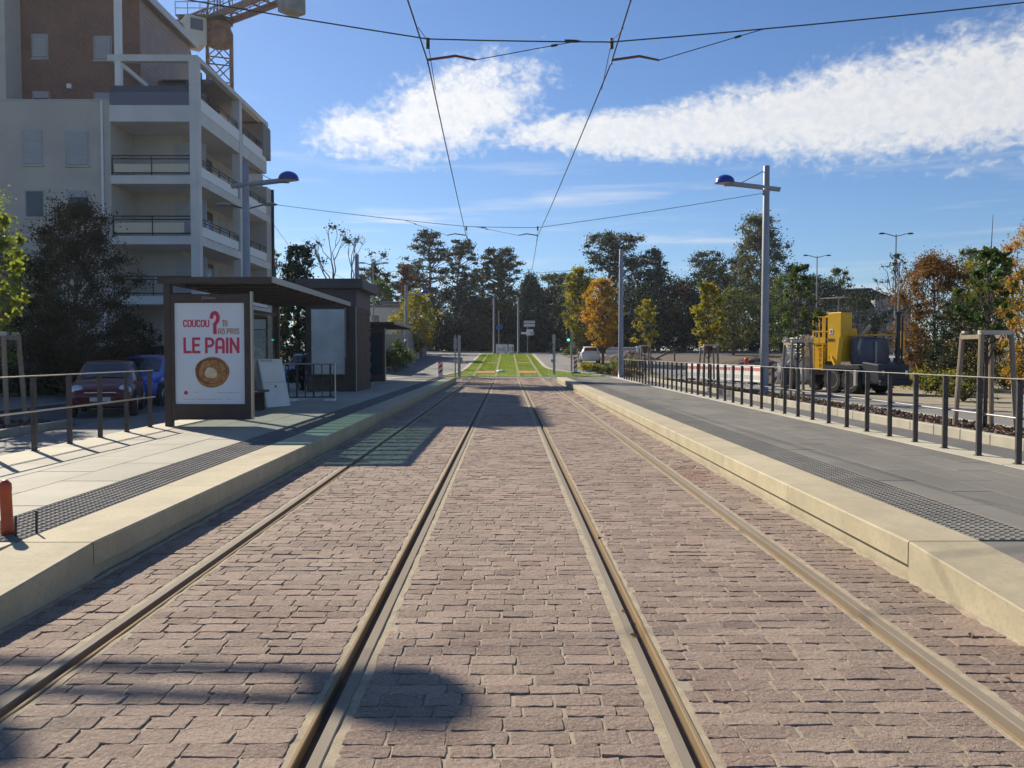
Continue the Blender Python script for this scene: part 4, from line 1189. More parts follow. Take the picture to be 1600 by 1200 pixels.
    MB().box(.851, .87, -.7, .3, 1.0, 2.0).build('cab_window', 'window_dark', cb)
    MB().box(-1.9, -.86, -.9, .9, .2, 1.8).build('control_cabinet', 'crane_grey', t, bevel=.05).location = (-1.6, -1.0, 26.75)
    pl = MB().box(-2.9, 1.0, -1.9, .5, 29.0, 29.1); pl.build('cab_platform', 'metal_dark', t)
    hr = MB()
    for x in (-2.9, -1.9, -.9): hr.bar((x, -1.9, 29.1), (x, -1.9, 30.1), .05, .05)
    for z in (29.6, 30.1): hr.bar((-2.9, -1.9, z), (1, -1.9, z), .05, .05)
    hr.build('platform_railing', 'galvanised', t)
crane()

# ------------------------------------------------------------------ cars
CAR_ST = [(-1.95, .60, .36, .52, .56, .58), (-1.86, .74, .24, .62, .64, .70), (-1.5, .82, .20, .76, .70, .85), (-.92, .84, .20, .87, .72, .96),
          (-.30, .85, .20, .91, .60, 1.38), (.15, .85, .20, .92, .59, 1.46), (1.0, .85, .20, .94, .59, 1.45), (1.55, .83, .20, .96, .56, 1.37), (1.86, .79, .26, .95, .64, 1.00), (1.95, .72, .34, .72, .58, .86)]
def car(label, loc, rz, paint, round_lights=False, hscale=1.0, group=None):
    t = thing('parked_car', label, 'car', loc, rz, group)
    ring = lambda w, lo, be, wt, tp: [(0, lo), (w * .9, lo), (w, lo + .16), (w, (lo + be) / 2 + .06), (w * .985, be), (wt, tp), (wt * .55, tp + .025), (0, tp + .035)]
    b = MB(); ns = len(CAR_ST); rows = []
    for y, w, lo, be, wt, tp in CAR_ST:
        h = ring(w, lo, be * hscale, wt, tp * hscale); full = h + [(-x, z) for x, z in h[-2:0:-1]]
        rows.append((y, full)); b.v += [(x, y, z) for x, z in full]
    n = len(rows[0][1])
    for i in range(ns - 1):
        for j in range(n): b.f.append((i * n + j, i * n + (j + 1) % n, (i + 1) * n + (j + 1) % n, (i + 1) * n + j))
    b.f.append(tuple(range(n))); b.f.append(tuple(range((ns - 1) * n, ns * n)))
    body = b.build('body', paint, t, bevel=0, smooth=True)
    def pt(i, j, f, gx, s):  # between stations i,i+1 and ring points j,j+1
        def r(k, jj): y, fl = rows[k]; return Vector((fl[jj][0] * s, y, fl[jj][1]))
        a = r(i, j).lerp(r(i, j + 1), gx); c = r(i + 1, j).lerp(r(i + 1, j + 1), gx); return a.lerp(c, f)
    # side windows
    for s in (-1, 1):
        for (fa, fb) in ((4.02, 5.35), (5.50, 6.95)):
            q = MB(); pts = []
            def P(f, gx): i = min(int(f), ns - 2); p = pt(i, 4, f - i, gx, s); return p + Vector((s * .012, 0, .004))
            lo_ = [fa + (fb - fa) * k / 4 for k in range(5)]
            for k in range(4): q.quad(P(lo_[k], .08), P(lo_[k + 1], .08), P(lo_[k + 1], .88), P(lo_[k], .88))
            q.build('side_window', 'car_glass', t)
    def top(f, u):  # across the top between left and right edge points
        i = min(int(f), ns - 2); k = f - i
        a = pt(i, 5, k, 0, -1); c = pt(i, 5, k, 0, 1); p = a.lerp(c, u); p.z += .035 * (1 - (2 * u - 1) ** 2); return p
    for nm, fa, fb, dy in (('windscreen', 3.06, 3.94, -.012), ('rear_window', 7.08, 7.9, .012)):
        q = MB()
        for a in range(6):
            u0, u1 = .05 + .9 * a / 6, .05 + .9 * (a + 1) / 6
            q.quad(*[top(f, u) + Vector((0, dy, .012)) for f, u in ((fa, u0), (fa, u1), (fb, u1), (fb, u0))])
        q.build(nm, 'car_glass', t)
    for s in (-1, 1):
        for y in (-1.22, 1.22):
            wq = MB().lathe([(.10, -.10), (.30, -.10), (.315, -.06), (.315, .06), (.30, .10), (.10, .10)], 20, (0, 0, 0), 'X').build('wheel', 'rubber', t, smooth=False)
            wq.location = (s * .78, y, .315)
            MB().lathe([(0, .0), (.19, .008), (.215, -.01)] if s > 0 else [(0, -.0), (.19, -.008), (.215, .01)], 16, (s * .102, 0, 0), 'X').build('rim', 'chrome', wq)
            MB().lathe([(.33, s * .862), (.39, s * .862), (.39, s * .70), (.33, s * .70)], 22, (0, y, .33), 'X').build('wheel_arch', 'black_plastic', t)
        hx = .60 * s
        if round_lights:
            hl = MB().lathe([(.16, .0), (.15, -.05), (.09, -.085), (0, -.095)], 18, (hx, -1.76, .68), 'Y').build('headlight', 'headlight', t, smooth=True)
            MB().lathe([(.165, .03), (.175, .0), (.15, -.02)], 18, (hx, -1.765, .68), 'Y').build('headlight_ring', 'chrome', hl)
            MB().lathe([(.05, .0), (.045, -.03), (0, -.035)], 12, (s * .56, -1.90, .42), 'Y').build('fog_light', 'headlight', t)
        else:
            MB().prism([(s * .48, .60), (s * .70, .60), (s * .74, .72), (s * .56, .70)], -1.90, -1.70).build('headlight', 'headlight', t, bevel=.01)
        MB().prism([(s * .60, .72), (s * .735, .72), (s * .70, .95), (s * .62, .95)], 1.80, 1.93).build('tail_light', 'tail_red', t, bevel=.01)
        MB().box(*sorted((s * .84, s * 1.0)), -.86, -.74, .90, 1.03).build('mirror', paint, t, bevel=.03)
    MB().prism([(-.42, .56), (.42, .56), (.36, .64), (-.36, .64)], -1.955, -1.80).build('grille', 'black_plastic', t)
    MB().box(-.40, .40, -1.962, -1.90, .635, .65).build('chrome_strip', 'chrome', t)
    MB().prism([(-.60, .27), (.60, .27), (.56, .37), (-.56, .37)], -1.965, -1.75).build('bumper_intake', 'black_plastic', t)
    MB().box(-.26, .26, -1.985, -1.966, .41, .52).build('number_plate', 'plate', t)
    MB().box(-.26, .26, 1.962, 1.975, .52, .63).build('number_plate', 'plate', t)
    MB().bar((-.55, -.98, .98), (-.02, -.90, 1.02), .02, .02).build('wiper', 'black_plastic', t)
    return t
car('dark red small hatchback with round headlights parked facing the camera behind the left fence', (-10.95, 23.4, 0), R(19), 'car_red', True).scale = (.93, .93, .96)
car('bright blue car parked behind the red hatchback, half hidden by the shelter post', (-11.75, 28.0, 0), R(3), 'car_blue', hscale=1.06)
car('blue car with pale roof edge seen through the shelter glass by the kiosk', (-9.75, 41.5, 0), R(2), 'car_sky', hscale=1.1)
car('white hatchback parked in the bay by the yellow autumn trees beyond the stop', (7.35, 76.5, g(76)), R(178), 'car_white')
car('white car mostly hidden by the shrubs behind the yellow machine', (20.4, 44.0, 0), R(70), 'car_white')

# ------------------------------------------------------------------ yellow soil machine on its carrier
def machine():
    t = thing('construction_machine', 'yellow and dark blue wheeled construction machine with a tank on the right street', 'construction machine', (14.07, 36.0, 0), R(-62)); t.scale = (.85, .85, 1.0)
    # local: +X towards its front end, -Y its sunlit side
    MB().box(-3.0, 2.2, -.75, .75, .72, .98).build('chassis', 'machine_rust', t, bevel=.02)
    def whl(x, y, r=.54):
        w = MB().lathe([(.2, -.19), (r * .93, -.19), (r, -.13), (r, .13), (r * .93, .19), (.2, .19)], 22, (0, 0, 0), 'Y').build('wheel', 'rubber', t)
        w.location = (x, y, r)
        s = -1 if y < 0 else 1
        MB().lathe([(0, s * .12), (.16, s * .13), (.22, s * .17), (.33, s * .192), (.34, s * .16)], 16, (0, 0, 0), 'Y').build('rim', 'machine_white', w)
        lg = MB()
        for i in range(14):
            a = 2 * math.pi * i / 14; lg.bar((math.cos(a) * r, -.17, math.sin(a) * r), (math.cos(a + .12) * r, .17, math.sin(a + .12) * r), .08, .05)
        lg.build('tread', 'rubber', w)
    for x in (.55, 1.62, -2.3):
        for y in (-.98, .98): whl(x, y)
    # mudguards
    for y0, y1 in ((-1.2, -.78), (.78, 1.2)):
        MB().prism([(.0, 1.02), (.1, 1.13), (2.1, 1.13), (2.2, 1.02), (2.15, 1.0), (.05, 1.0)], y0, y1).build('mudguard', 'machine_dark', t)
    # low dark front end with bumper, lamps and radiator
    MB().prism([(2.2, .42), (3.1, .42), (3.18, .6), (3.12, 1.18), (2.2, 1.28)], -1.08, 1.08).build('front_hood', 'machine_dark', t, bevel=.04)
    MB().box(3.16, 3.30, -1.12, 1.12, .36, .56).build('bumper', 'machine_dark', t, bevel=.02)
    g_ = MB()
    for i in range(7): g_.box(3.13, 3.17, -.6, .6, .64 + i * .065, .675 + i * .065)
    g_.build('radiator_grille', 'metal_dark', t)
    for y in (-.82, .82): MB().lathe([(.12, 0), (.11, .04), (0, .055)], 12, (3.14, y, .85), 'X').build('headlight', 'chrome', t)
    MB().box(1.9, 2.05, -1.28, -1.1, 0.32, .95).build('step_plate', 'stake_cap', t, bevel=.02)
    # big dark tank with flat sloping lid
    MB().lathe([(.84, 1.18), (.86, 1.22), (.86, 2.18), (.84, 2.22), (0, 2.28)], 28, (1.72, .05, 0)).build('tank', 'machine_tank', t, smooth=False).data.shade_smooth()
    MB().prism([(.9, 2.34), (2.5, 2.34), (2.5, 2.39), (.9, 2.39)], -.55, .7).build('tank_lid', 'machine_yellow', t)
    MB().box(2.50, 2.56, -.55, -.47, 1.2, 2.1).build('level_gauge', 'galvanised', t)
    MB().lathe([(.11, 1.2), (.11, 3.2), (.17, 3.22), (.17, 3.3), (0, 3.32)], 12, (2.75, .72, 0)).build('exhaust_stack', 'metal_dark', t)
    MB().tube([(2.75, .72, 3.3), (2.75, .72, 5.3)], .03, 6).build('mast_rod', 'galvanised', t)
    MB().tube([(2.8, .95, 1.2), (2.8, .95, 3.15)], .05, 6).build('mast_rod', 'metal_dark', t)
    MB().bar((1.5, -.2, 2.38), (2.0, -.3, 2.75), .12, .12).build('lever', 'stake_cap', t)
    # tall yellow tower
    tw = MB().box(.08, .92, -1.0, -.22, 1.28, 3.32).build('tower', 'machine_yellow', t, bevel=.03)
    MB().box(.22, .44, -1.012, -1.001, 2.42, 2.64).build('sticker', 'plastic_white', tw)
    MB().box(.28, .38, -1.016, -1.0125, 2.47, 2.59).build('sticker', 'plastic_red', tw)
    b = MB()
    for i in range(5): b.box(.14 + i * .085, .20 + i * .085, -1.010, -1.001, 2.12, 2.24)
    b.build('worn_lettering', 'machine_rust', tw)
    b = MB()
    for i in range(4): b.box(.2 + i * .07, .24 + i * .07, -1.010, -1.001, 1.42, 1.50)
    b.build('worn_lettering', 'machine_rust', tw)
    MB().box(-.5, .95, -.9, -.3, 3.93, 3.955).build('canopy_plate', 'galvanised', t)
    MB().tube([(.4, -.6, 3.32), (.4, -.6, 3.93)], .035, 6).build('canopy_post', 'galvanised', t)
    # platform cage and ladder left of the tower
    c = MB(); x0, x1, y0, y1, z0, z1 = -.80, -.06, -1.0, -.3, 2.05, 3.18
    for x in (x0, (x0 + x1) / 2, x1):
        for y in (y0, y1): c.bar((x, y, z0), (x, y, z1), .055, .055)
    for z in (z0 + .5, z1):
        for y in (y0, y1): c.bar((x0, y, z), (x1, y, z), .05, .05)
        for x in (x0, x1): c.bar((x, y0, z), (x, y1, z), .05, .05)
    c.build('cage', 'machine_yellow', t)
    MB().box(x0, x1, y0, y1, 1.98, 2.05).box(x0, x1, y0 - .02, y0, 2.05, 2.3).build('cage_floor', 'machine_yellow', t)
    l = MB()
    for x in (-.72, -.16): l.bar((x, -1.02, .9), (x, -1.02, 2.0), .06, .06)
    for i in range(5): l.bar((-.72, -1.02, 1.0 + i * .22), (-.16, -1.02, 1.0 + i * .22), .05, .05)
    l.build('ladder', 'machine_yellow', t)
    MB().box(-.75, -.1, -.93, -.2, 1.0, 1.95).build('engine_box', 'machine_yellow', t, bevel=.02)
    MB().box(-.35, -.18, -.942, -.931, 1.2, 1.42).build('sticker', 'plastic_white', t)
    MB().bar((.75, -1.0, 1.1), (.85, -.9, 2.3), .16, .2).build('support_strut', 'machine_yellow', t)
    MB().bar((.62, -1.05, 1.15), (.35, -1.0, 1.5), .1, .1).build('support_strut', 'machine_yellow', t)
    MB().box(2.45, 2.85, .98, 1.12, 1.6, 2.5).build('arm_end', 'machine_yellow', t, bevel=.02)
    MB().box(.68, .95, -.85, .1, 2.35, 2.66).build('hopper_rim', 'machine_yellow', t, bevel=.02)
    b = MB()
    for i in range(9): b.tube([(-.5 + i * .13, -.8, 1.0), (-.45 + i * .13, -.9 + .1 * math.sin(i * 2), 1.2), (-.4 + i * .12, -.7, 1.3)], .04, 5)
    b.build('hose_bundle', 'machine_rust', t)
    # white pump unit at the rear end
    MB().box(-3.15, -1.7, -.85, .8, .98, 1.45).build('pump_frame', 'machine_white', t, bevel=.03)
    for x, y, r, h in ((-3.0, -.55, .14, 2.35), (-2.7, .35, .13, 2.3), (-3.3, .1, .12, 2.2), (-2.95, 1.3, .15, 2.4)):
        MB().lathe([(r, .62), (r, h - .1), (r * 1.25, h - .09), (r * 1.25, h), (0, h + .03)], 12, (x, y, 0)).build('cylinder', 'machine_white', t)
    MB().box(-2.15, -1.6, -.9, -.3, 1.95, 2.45).build('valve_box', 'machine_white', t, bevel=.06)
    MB().box(-2.35, -1.55, -.95, .2, 1.46, 1.93).build('pump_block', 'machine_white', t, bevel=.04)
    p = MB()
    for i in range(7):
        z = 1.5 + i * .13; p.tube([(-2.5, -.96 - .03 * (i % 2), z), (-1.35, -1.0, z + .04 * math.sin(i))], .035, 6)
    p.tube([(-2.9, -.9, 2.2), (-2.45, -1.0, 1.9), (-2.1, -1.0, 1.5), (-2.4, -1.0, 1.2)], .06, 6).tube([(-2.2, -1.0, 1.25), (-1.9, -1.05, 1.6), (-1.5, -1.0, 1.35)], .05, 6)
    p.build('pipework', 'machine_white', t)
    MB().prism([(-2.0, .45), (-1.25, .45), (-1.2, 1.0), (-2.05, 1.0)], -1.05, -.5).build('side_tank', 'machine_white', t, bevel=.05)
    MB().box(-3.1, -2.8, -1.1, -.95, .35, 1.2).build('outrigger', 'plastic_white', t, bevel=.03)
machine()

# ------------------------------------------------------------------ small things on and round the platforms
t = thing('marker_pipe', 'capped orange plastic pipe standing in the tactile paving at the near left', 'marker', (-3.70, 6.28, ZP))
MB().lathe([(.048, 0), (.046, .04), (.041, .12), (.041, .31), (.044, .33), (.043, .37), (.020, .40), (0, .402)], 18).build('pipe', 'orange_plastic', t, smooth=True).rotation_euler = (0, R(-2), 0)
for i, (x, y, h, l) in enumerate(((-3.88, 6.15, .155, 'left of the orange marker pipe, leftmost of the three'), (-3.585, 6.18, .15, 'close against the right of the orange marker pipe'), (-3.50, 6.30, .17, 'farthest right of the three by the orange marker pipe'))):
    tag(MB().tube([(x, y, ZP - .05), (x + .004, y, ZP + h)], .009, 7).build('steel_bar', 'rebar'), 'short dark steel bar sticking up ' + l, 'steel bar', 'steel bars by the marker pipe')
tag(MB().box(-4.0, -3.48, 5.80, 5.985, .255, .272).build('loose_slab', 'strip_concrete'), 'pale stone piece at the near end of the left tactile strip', 'paving stone')

# folding board under the shelter
t = thing('folding_board', 'white wooden folding board standing open under the first shelter', 'sign board', (-5.98, 21.3, ZP), R(64))
for k, (yb, yt) in enumerate(((-.33, -.05), (.33, .05))):
    q = MB(); q.bar((-.0, yb, .02), (-.0, yt, 1.20), .84, .035, up=(0, 1, 0)); q.build('board', 'board_white', t)
q = MB()
for i in range(6): q.box(-.35 + i * .07, -.31 + i * .07, -.085, -.07, 1.10, 1.19)
q.build('edge_slot', 'print_grey', t)
MB().box(-.42, .42, -.205, -.19, .62, .635).build('board_seam', 'print_grey', t).rotation_euler = (0, 0, 0)
MB().box(-.02, .03, -.235, -.22, .45, .55).build('latch', 'metal_dark', t)
t = thing('crowd_barrier', 'dark metal barrier with pale feet beside the white folding board', 'barrier', (-5.55, 23.9, ZP), R(6))
MB().tube([(-.7, 0, .05), (-.7, 0, 1.05), (.7, 0, 1.05), (.7, 0, .05)], .025, 8).build('frame', 'rail_bar', t)
q = MB()
for i in range(6): q.tube([(-.58 + i * .23, 0, .12), (-.58 + i * .23, 0, 1.04)], .028 if i % 2 else .016, 6)
q.tube([(-.7, 0, .12), (.7, 0, .12)], .02, 6); q.build('bar', 'metal_dark', t)
for x in (-.55, .55): MB().box(x - .16, x + .16, -.25, .25, 0, .06).build('foot', 'plastic_white', t, bevel=.02)
# dark fence pieces seen behind the shelter
fence(-6.55, 40.5, 6, .9, 'short dark fence piece behind the farther shelter')

def delineator(x, y, label, z):
    t = thing('delineator', label, 'road marker', (x, y, z), R(5), 'red and white delineators at the track mouth')
    MB().box(-.33, .33, -.16, .16, 0, .11).build('base', 'black_plastic', t, bevel=.03)
    MB().box(-.14, .14, -.02, .02, .11, 1.15).build('blade', 'plastic_white', t, bevel=.02)
    for i in range(3):
        z0 = .30 + i * .33
        for s in (-1, 1): MB().add([(-.14, s * .0225, z0), (.14, s * .0225, z0 + .20), (.14, s * .0225, min(1.14, z0 + .38)), (-.14, s * .0225, z0 + .18)], [(0, 1, 2, 3)]).build('red_stripe', 'plastic_red', t)
delineator(-4.25, 54.0, 'red and white striped delineator on a black foot left of the tracks', 0)
delineator(4.75, 59.5, 'red and white striped delineator on a black foot right of the lawn', g(59.5))

def post(name, x, y, h, r, label, z=0.0, extra=None, cat='signal post'):
    t = thing(name, label, cat, (x, y, z))
    MB().lathe([(r * 1.8, 0), (r * 1.8, .03), (r, .04), (r, h), (0, h + .02)], 10).build('post', 'galvanised', t)
    if extra: extra(t)
    return t
def ex1(t): MB().box(-.10, .10, -.12, .06, 1.85, 2.55).build('signal_head', 'galvanised', t, bevel=.02)
def ex2(t): MB().box(.10, .22, -.09, .09, .95, 1.25).build('control_box', 'galvanised', t, bevel=.02)
def ex3(t):
    for za, zb in ((1.9, 2.2), (1.45, 1.7)): MB().box(-.30, -.12, -.09, .09, za, zb).build('signal_head', 'metal_dark', t, bevel=.02)
    MB().box(-.22, -.10, -.09, .09, .85, 1.05).build('control_box', 'galvanised', t, bevel=.02)
post('signal_post', -3.45, 56.2, 2.75, .045, 'thin grey post with small signal head left of the lawn mouth', g(56), ex1)
post('signal_post', -3.15, 55.6, 2.7, .095, 'thick pale grey post left of the lawn mouth', g(55.6), ex2)
post('signal_post', 3.2, 58.6, 2.72, .095, 'thick pale grey post with small dark signals right of the lawn', g(58.6), ex3)
def ex4(t):
    h = MB().box(-.36, -.12, -.16, .12, 2.15, 2.95).build('signal_head', 'metal_dark', t, bevel=.03)
    MB().lathe([(.085, -.165), (.08, -.185), (0, -.19)], 14, (-.24, 0, 2.32), 'Y').build('green_light', 'signal_green', h)
    for z in (2.55, 2.78): MB().lathe([(.085, -.165), (.08, -.18), (0, -.185)], 14, (-.24, 0, z), 'Y').build('dark_light', 'black_plastic', h)
    for z in (2.32, 2.55, 2.78): MB().lathe([(.10, -.161), (.10, -.27), (.095, -.27), (.095, -.161)], 14, (-.24, 0, z), 'Y').build('visor', 'metal_dark', h)
    MB().box(.08, .2, -.1, .1, 1.7, 2.2).build('signal_head', 'galvanised', t, bevel=.02)
post('traffic_light', 4.62, 61.5, 3.0, .07, 'traffic light showing green on a grey post beside the right road', g(61.5), ex4, 'traffic light')
tag(MB().lathe([(.0, 0), (.34, .02), (.36, .06), (.22, .16), (0, .20)], 14, (-.50, 61.2, g(61.2))).build('white_cover', 'plastic_white', smooth=True), 'small white rounded cap lying in the lawn between the tracks', 'cover')

# printed white barriers between the anchor poles
def site_board(x0, x1, y, label, body):
    z = g(y); t = thing('board_barrier', label, 'barrier', ((x0 + x1) / 2, y, z), 0, 'white barriers at the end of the rails'); w = (x1 - x0) / 2
    MB().box(-w, w, -.03, .03, .12, 1.12).build('panel', 'plastic_white', t, bevel=.02)
    q = MB(); n = int(w * 2 / .16)
    for i in range(n): q.box(-w + i * .16 + .03, -w + i * .16 + .11, -.02, .02, 1.12, 1.19)
    q.build('top_teeth', 'plastic_white', t)
    for s in (-1, 1): MB().box(s * (w - .2) - .1, s * (w - .2) + .1, -.28, .28, 0, .12).build('foot', 'black_plastic', t)
    letter(t, body, 0, -.034, .36, .50, w * 1.35, 'flap_print', center=True)
site_board(-1.35, .0, 99.6, 'white printed barrier panel beside the left anchor pole', 'hnE')
site_board(.12, .72, 99.8, 'narrow white printed barrier panel near the right anchor pole', 'II')

# direction signs
t = thing('direction_sign', 'white direction signs stacked on a thin post beside the right anchor pole', 'road sign', (2.45, 104.2, g(104)))
MB().tube([(0, 0, 0), (0, 0, 3.6)], .045, 8).build('post', 'galvanised', t)
for x0, x1, z0, z1 in ((-.45, .9, 3.68, 3.98), (-.45, .9, 3.28, 3.58), (-.8, -.15, 2.35, 2.6), (-.15, .7, 2.2, 2.95), (.3, .8, 2.4, 2.6)):
    pl = MB().box(x0, x1, -.06, -.046, z0, z1).build('sign_plate', 'plastic_white', t, bevel=.01)
for z in (3.78, 3.38):
    q = MB(); x = -.36
    while x < .8: q.box(x, x + .09, -.066, -.0605, z, z + .11); x += .13 if random.random() < .75 else .22
    q.build('sign_text', 'sign_blue' if z > 3.5 else 'print_grey', t)
MB().bar((0, 0, 3.0), (.0, 0, 4.0), .05, .05).build('post_top', 'galvanised', t)
t = thing('direction_sign', 'small blue sign on a thin post behind the left anchor pole', 'road sign', (-1.05, 103.0, g(103)))
MB().tube([(0, 0, 0), (0, 0, 5.2)], .05, 8).build('post', 'galvanised', t)
MB().box(-.32, .42, -.06, -.051, 2.9, 3.4).build('sign_plate', 'sign_blue', t, bevel=.02)
MB().box(.0, .5, -.06, -.051, 3.42, 3.55).build('sign_plate', 'sign_blue', t)

# red and white plastic barrier units at the site, and the farther row
def rw_barrier(xa, ya, xb, yb, label, z0):
    L = math.hypot(xb - xa, yb - ya); t = thing('plastic_barrier', label, 'barrier', (xa, ya, z0), math.atan2(yb - ya, xb - xa), 'red and white plastic barriers round the site')
    H = 1.05
    MB().box(.02, L - .02, -.04, .04, .12, .92).build('panel', 'plastic_white', t, bevel=.02)
    q = MB()
    n = int(L / .17)
    for i in range(n): q.box(.06 + i * .17, .16 + i * .17, -.048, -.0405, .70, .86)
    q.build('red_stripe', 'plastic_red', t)
    q = MB()
    for i in range(int(L / .24)): q.box(.08 + i * .24, .22 + i * .24, -.046, -.0405, .26, .48)
    q.build('panel_slot', 'print_grey', t)
    MB().tube([(0, 0, .95), (L, 0, .95)], .045, 8).build('top_bar', 'plastic_white', t)
    for x in (.25, L - .25): MB().box(x - .12, x + .12, -.35, .35, 0, .10).build('foot', 'black_plastic', t, bevel=.02)
pts = [(10.3, 48.5), (11.0, 46.3), (11.7, 44.1), (12.4, 41.9)]
pts = [(10.9, 51.5), (11.65, 49.0), (12.3, 46.6), (12.75, 44.4), (12.9, 42.2)]
NMB = ['farthest red and white plastic barrier of the row behind the second staked tree', 'red and white plastic barrier second from the far end of the site row', 'red and white plastic barrier second from the near end of the site row', 'nearest red and white plastic barrier of the row beside the lamp pole']
for (p, q, l) in zip(pts[:-1], pts[1:], NMB): rw_barrier(p[0], p[1], q[0], q[1], l, 0.02)
rw_barrier(10.6, 92, 12.3, 92, 'far white barrier with red marks behind the tall grey pole, left piece', g(92))
rw_barrier(12.35, 92, 14.0, 92.3, 'far white barrier with red marks behind the tall grey pole, right piece', g(92))
tag(MB().box(14.0, 14.7, 92.4, 92.9, g(92), g(92) + 1.1).build('white_cabinet', 'plastic_white', bevel=.04), 'white cabinet at the end of the far barrier row', 'cabinet')
tag(MB().lathe([(.16, 0), (.13, .05), (.10, .9), (.14, .95), (.12, 1.1), (0, 1.15)], 10, (14.5, 51.6, g(51.6) + .25)).build('marker_post', 'plastic_red', smooth=True), 'orange red marker post standing in the soil behind the striped barriers', 'marker')

def mound(name, x, y, rx, ry, h, m, label, seed):
    r = np.random.default_rng(seed); n = 26; b = MB()
    for j in range(n):
        for i in range(n):
            u, v = 2 * i / (n - 1) - 1, 2 * j / (n - 1) - 1; d = math.hypot(u, v)
            zz = max(0, 1 - d ** 1.7) * h * (1 + .3 * math.sin(u * 5 + seed) * math.cos(v * 4)) + r.uniform(-.05, .07) * (d < .95)
            b.v.append((x + u * rx, y + v * ry, g(y + v * ry) - .06 + zz))
    for j in range(n - 1):
        for i in range(n - 1): b.f.append((j * n + i, j * n + i + 1, (j + 1) * n + i + 1, (j + 1) * n + i))
    o = b.build(name, m); tag(o, label, 'soil heap', 'soil heaps on the building site')
mound('soil_heap', 11.8, 84, 3.6, 3.0, .75, 'dark_soil', 'low dark soil heap right of the staked sapling, farthest of the heaps', 1)
mound('soil_heap', 17.5, 60, 5.2, 3.0, 1.0, 'dark_soil', 'wide dark soil heap behind the striped barriers', 2)
mound('soil_heap', 16.0, 46.5, 2.3, 1.7, 1.0, 'dark_soil', 'dark soil heap between the lamp pole and the white pump unit', 3)
mound('soil_heap', 17.0, 41.0, 1.7, 1.1, .55, 'sandy_ground', 'small pale sand heap just right of the lamp pole base', 4)
post('marker_stake', 13.2, 84, 1.3, .09, 'pale short marker stake left of the site timber', g(84), None, 'stake')
post('marker_stake', 19.6, 66, 1.3, .08, 'pale short marker stake behind the striped barriers', g(66) + .3, None, 'stake')
tag(MB().bar((13.9, 80, g(80) + .2), (15.8, 80, g(80) + 1.15), .12, .14).bar((15.7, 80, g(80)), (15.7, 80.0, g(80) + 1.2), .12, .12).build('site_timber', 'machine_rust'), 'leaning rust coloured beam on the building site', 'beam')

# far street lamps
def street_lamp(x, y, h, label, z=0.0, arms=((-1, .75), (1, .75)), group='street lamps beyond the stop', big=False):
    t = thing('street_lamp', label, 'street lamp', (x, y, z), 0, group)
    MB().lathe([(.11, 0), (.10, .6), (.065, .62), (.048, h), (0, h + .02)], 10).build('pole', 'galvanised', t)
    for s, L in arms:
        MB().bar((0, 0, h - .15), (s * L, 0, h + .05), .05, .05).build('arm', 'metal_dark', t)
        MB().lathe([(0, -.06), (.13, -.05), (.16, 0), (.10, .05), (0, .06)], 12, (s * (L + .25), 0, h + .06), 'Z', 2.1 if big else 1.5, 1).build('lamp_head', 'metal_dark' if not big else 'galvanised', t, smooth=True)
street_lamp(27.2, 75, 9.9, 'slim double headed street lamp left of the grey house', g(75) * 0 + .3)
street_lamp(27.3, 60, 10.0, 'slim double headed street lamp among the orange trees', 0)
street_lamp(-9.9, 63, 7.9, 'double headed street lamp with flat heads behind the kiosk roof', g(63), ((-1, .6), (1, .6)), big=True)
street_lamp(-11.1, 36.5, 7.9, 'double headed grey street lamp in front of the apartment balconies', 0, ((-1, .75), (1, .75)), big=True)

# house with tiled roof beyond the trees at the right
def house():
    d = 105; t = thing('house', 'grey house with dark hipped tile roof behind the trees at the right', 'house', (45.0, d, g(d))); 
    MB().box(-6, 3.6, 0, 9, 0, 6.0).build('wall', 'house_wall', t)
    w = MB().box(-.2, 4.2, -1.2, 0, 0, 6.6).build('gable_wall', 'house_wall', t)
    rf = MB().add([(-6.6, -.6, 5.9), (-.1, -.6, 5.9), (-.1, 9.5, 5.9), (-6.6, 9.5, 5.9), (-4.0, 4.5, 8.2), (1.5, 4.5, 8.4), (4.4, -.6, 5.9), (4.4, 9.5, 5.9)],
             [(0, 1, 6, 5, 4), (3, 4, 5, 7, 2), (0, 4, 3), (6, 7, 5)]).build('roof', 'roof_tile', t)
    q = MB()
    for i in range(11):
        f = i / 11; a = Vector((-6.6, -.66, 5.95)).lerp(Vector((-4.0, 4.44, 8.25)), f); c = Vector((4.4, -.66, 5.95)).lerp(Vector((1.5, 4.44, 8.45)), f)
        q.bar(a, c, .25, .05)
    q.build('tile_course', 'roof_tile', rf)
    for x in (-4.6, -2.4):
        f = MB().box(x, x + 1.0, -.05, .02, 3.4, 4.8).build('window', 'panel_white', t); MB().box(x + .1, x + .9, -.065, -.051, 3.5, 4.7).build('pane', 'window_dark', f)
house()
def low_house(x, y, w, d, h, label, m='house_wall'):
    t = thing('low_building', label, 'building', (x, y, g(y)))
    MB().box(0, w, 0, d, 0, h).build('wall', m, t)
    MB().box(-.2, w + .2, -.2, d + .2, h, h + .25).build('roof', 'roof_grey', t)
    for i in range(int(w / 2.4)):
        f = MB().box(.7 + i * 2.4, 1.7 + i * 2.4, -.05, .02, h - 1.9, h - .7).build('window', 'panel_white', t); MB().box(.8 + i * 2.4, 1.6 + i * 2.4, -.062, -.051, h - 1.8, h - .8).build('pane', 'window_dark', f)
low_house(-17.2, 88, 6.0, 8, 5.2, 'low white building glimpsed above the farther shelter roof', 'plaster_white')
low_house(-13.2, 90, 2.6, 6, 5.6, 'narrow cream building beside the yellow autumn tree on the left', 'panel_cream')
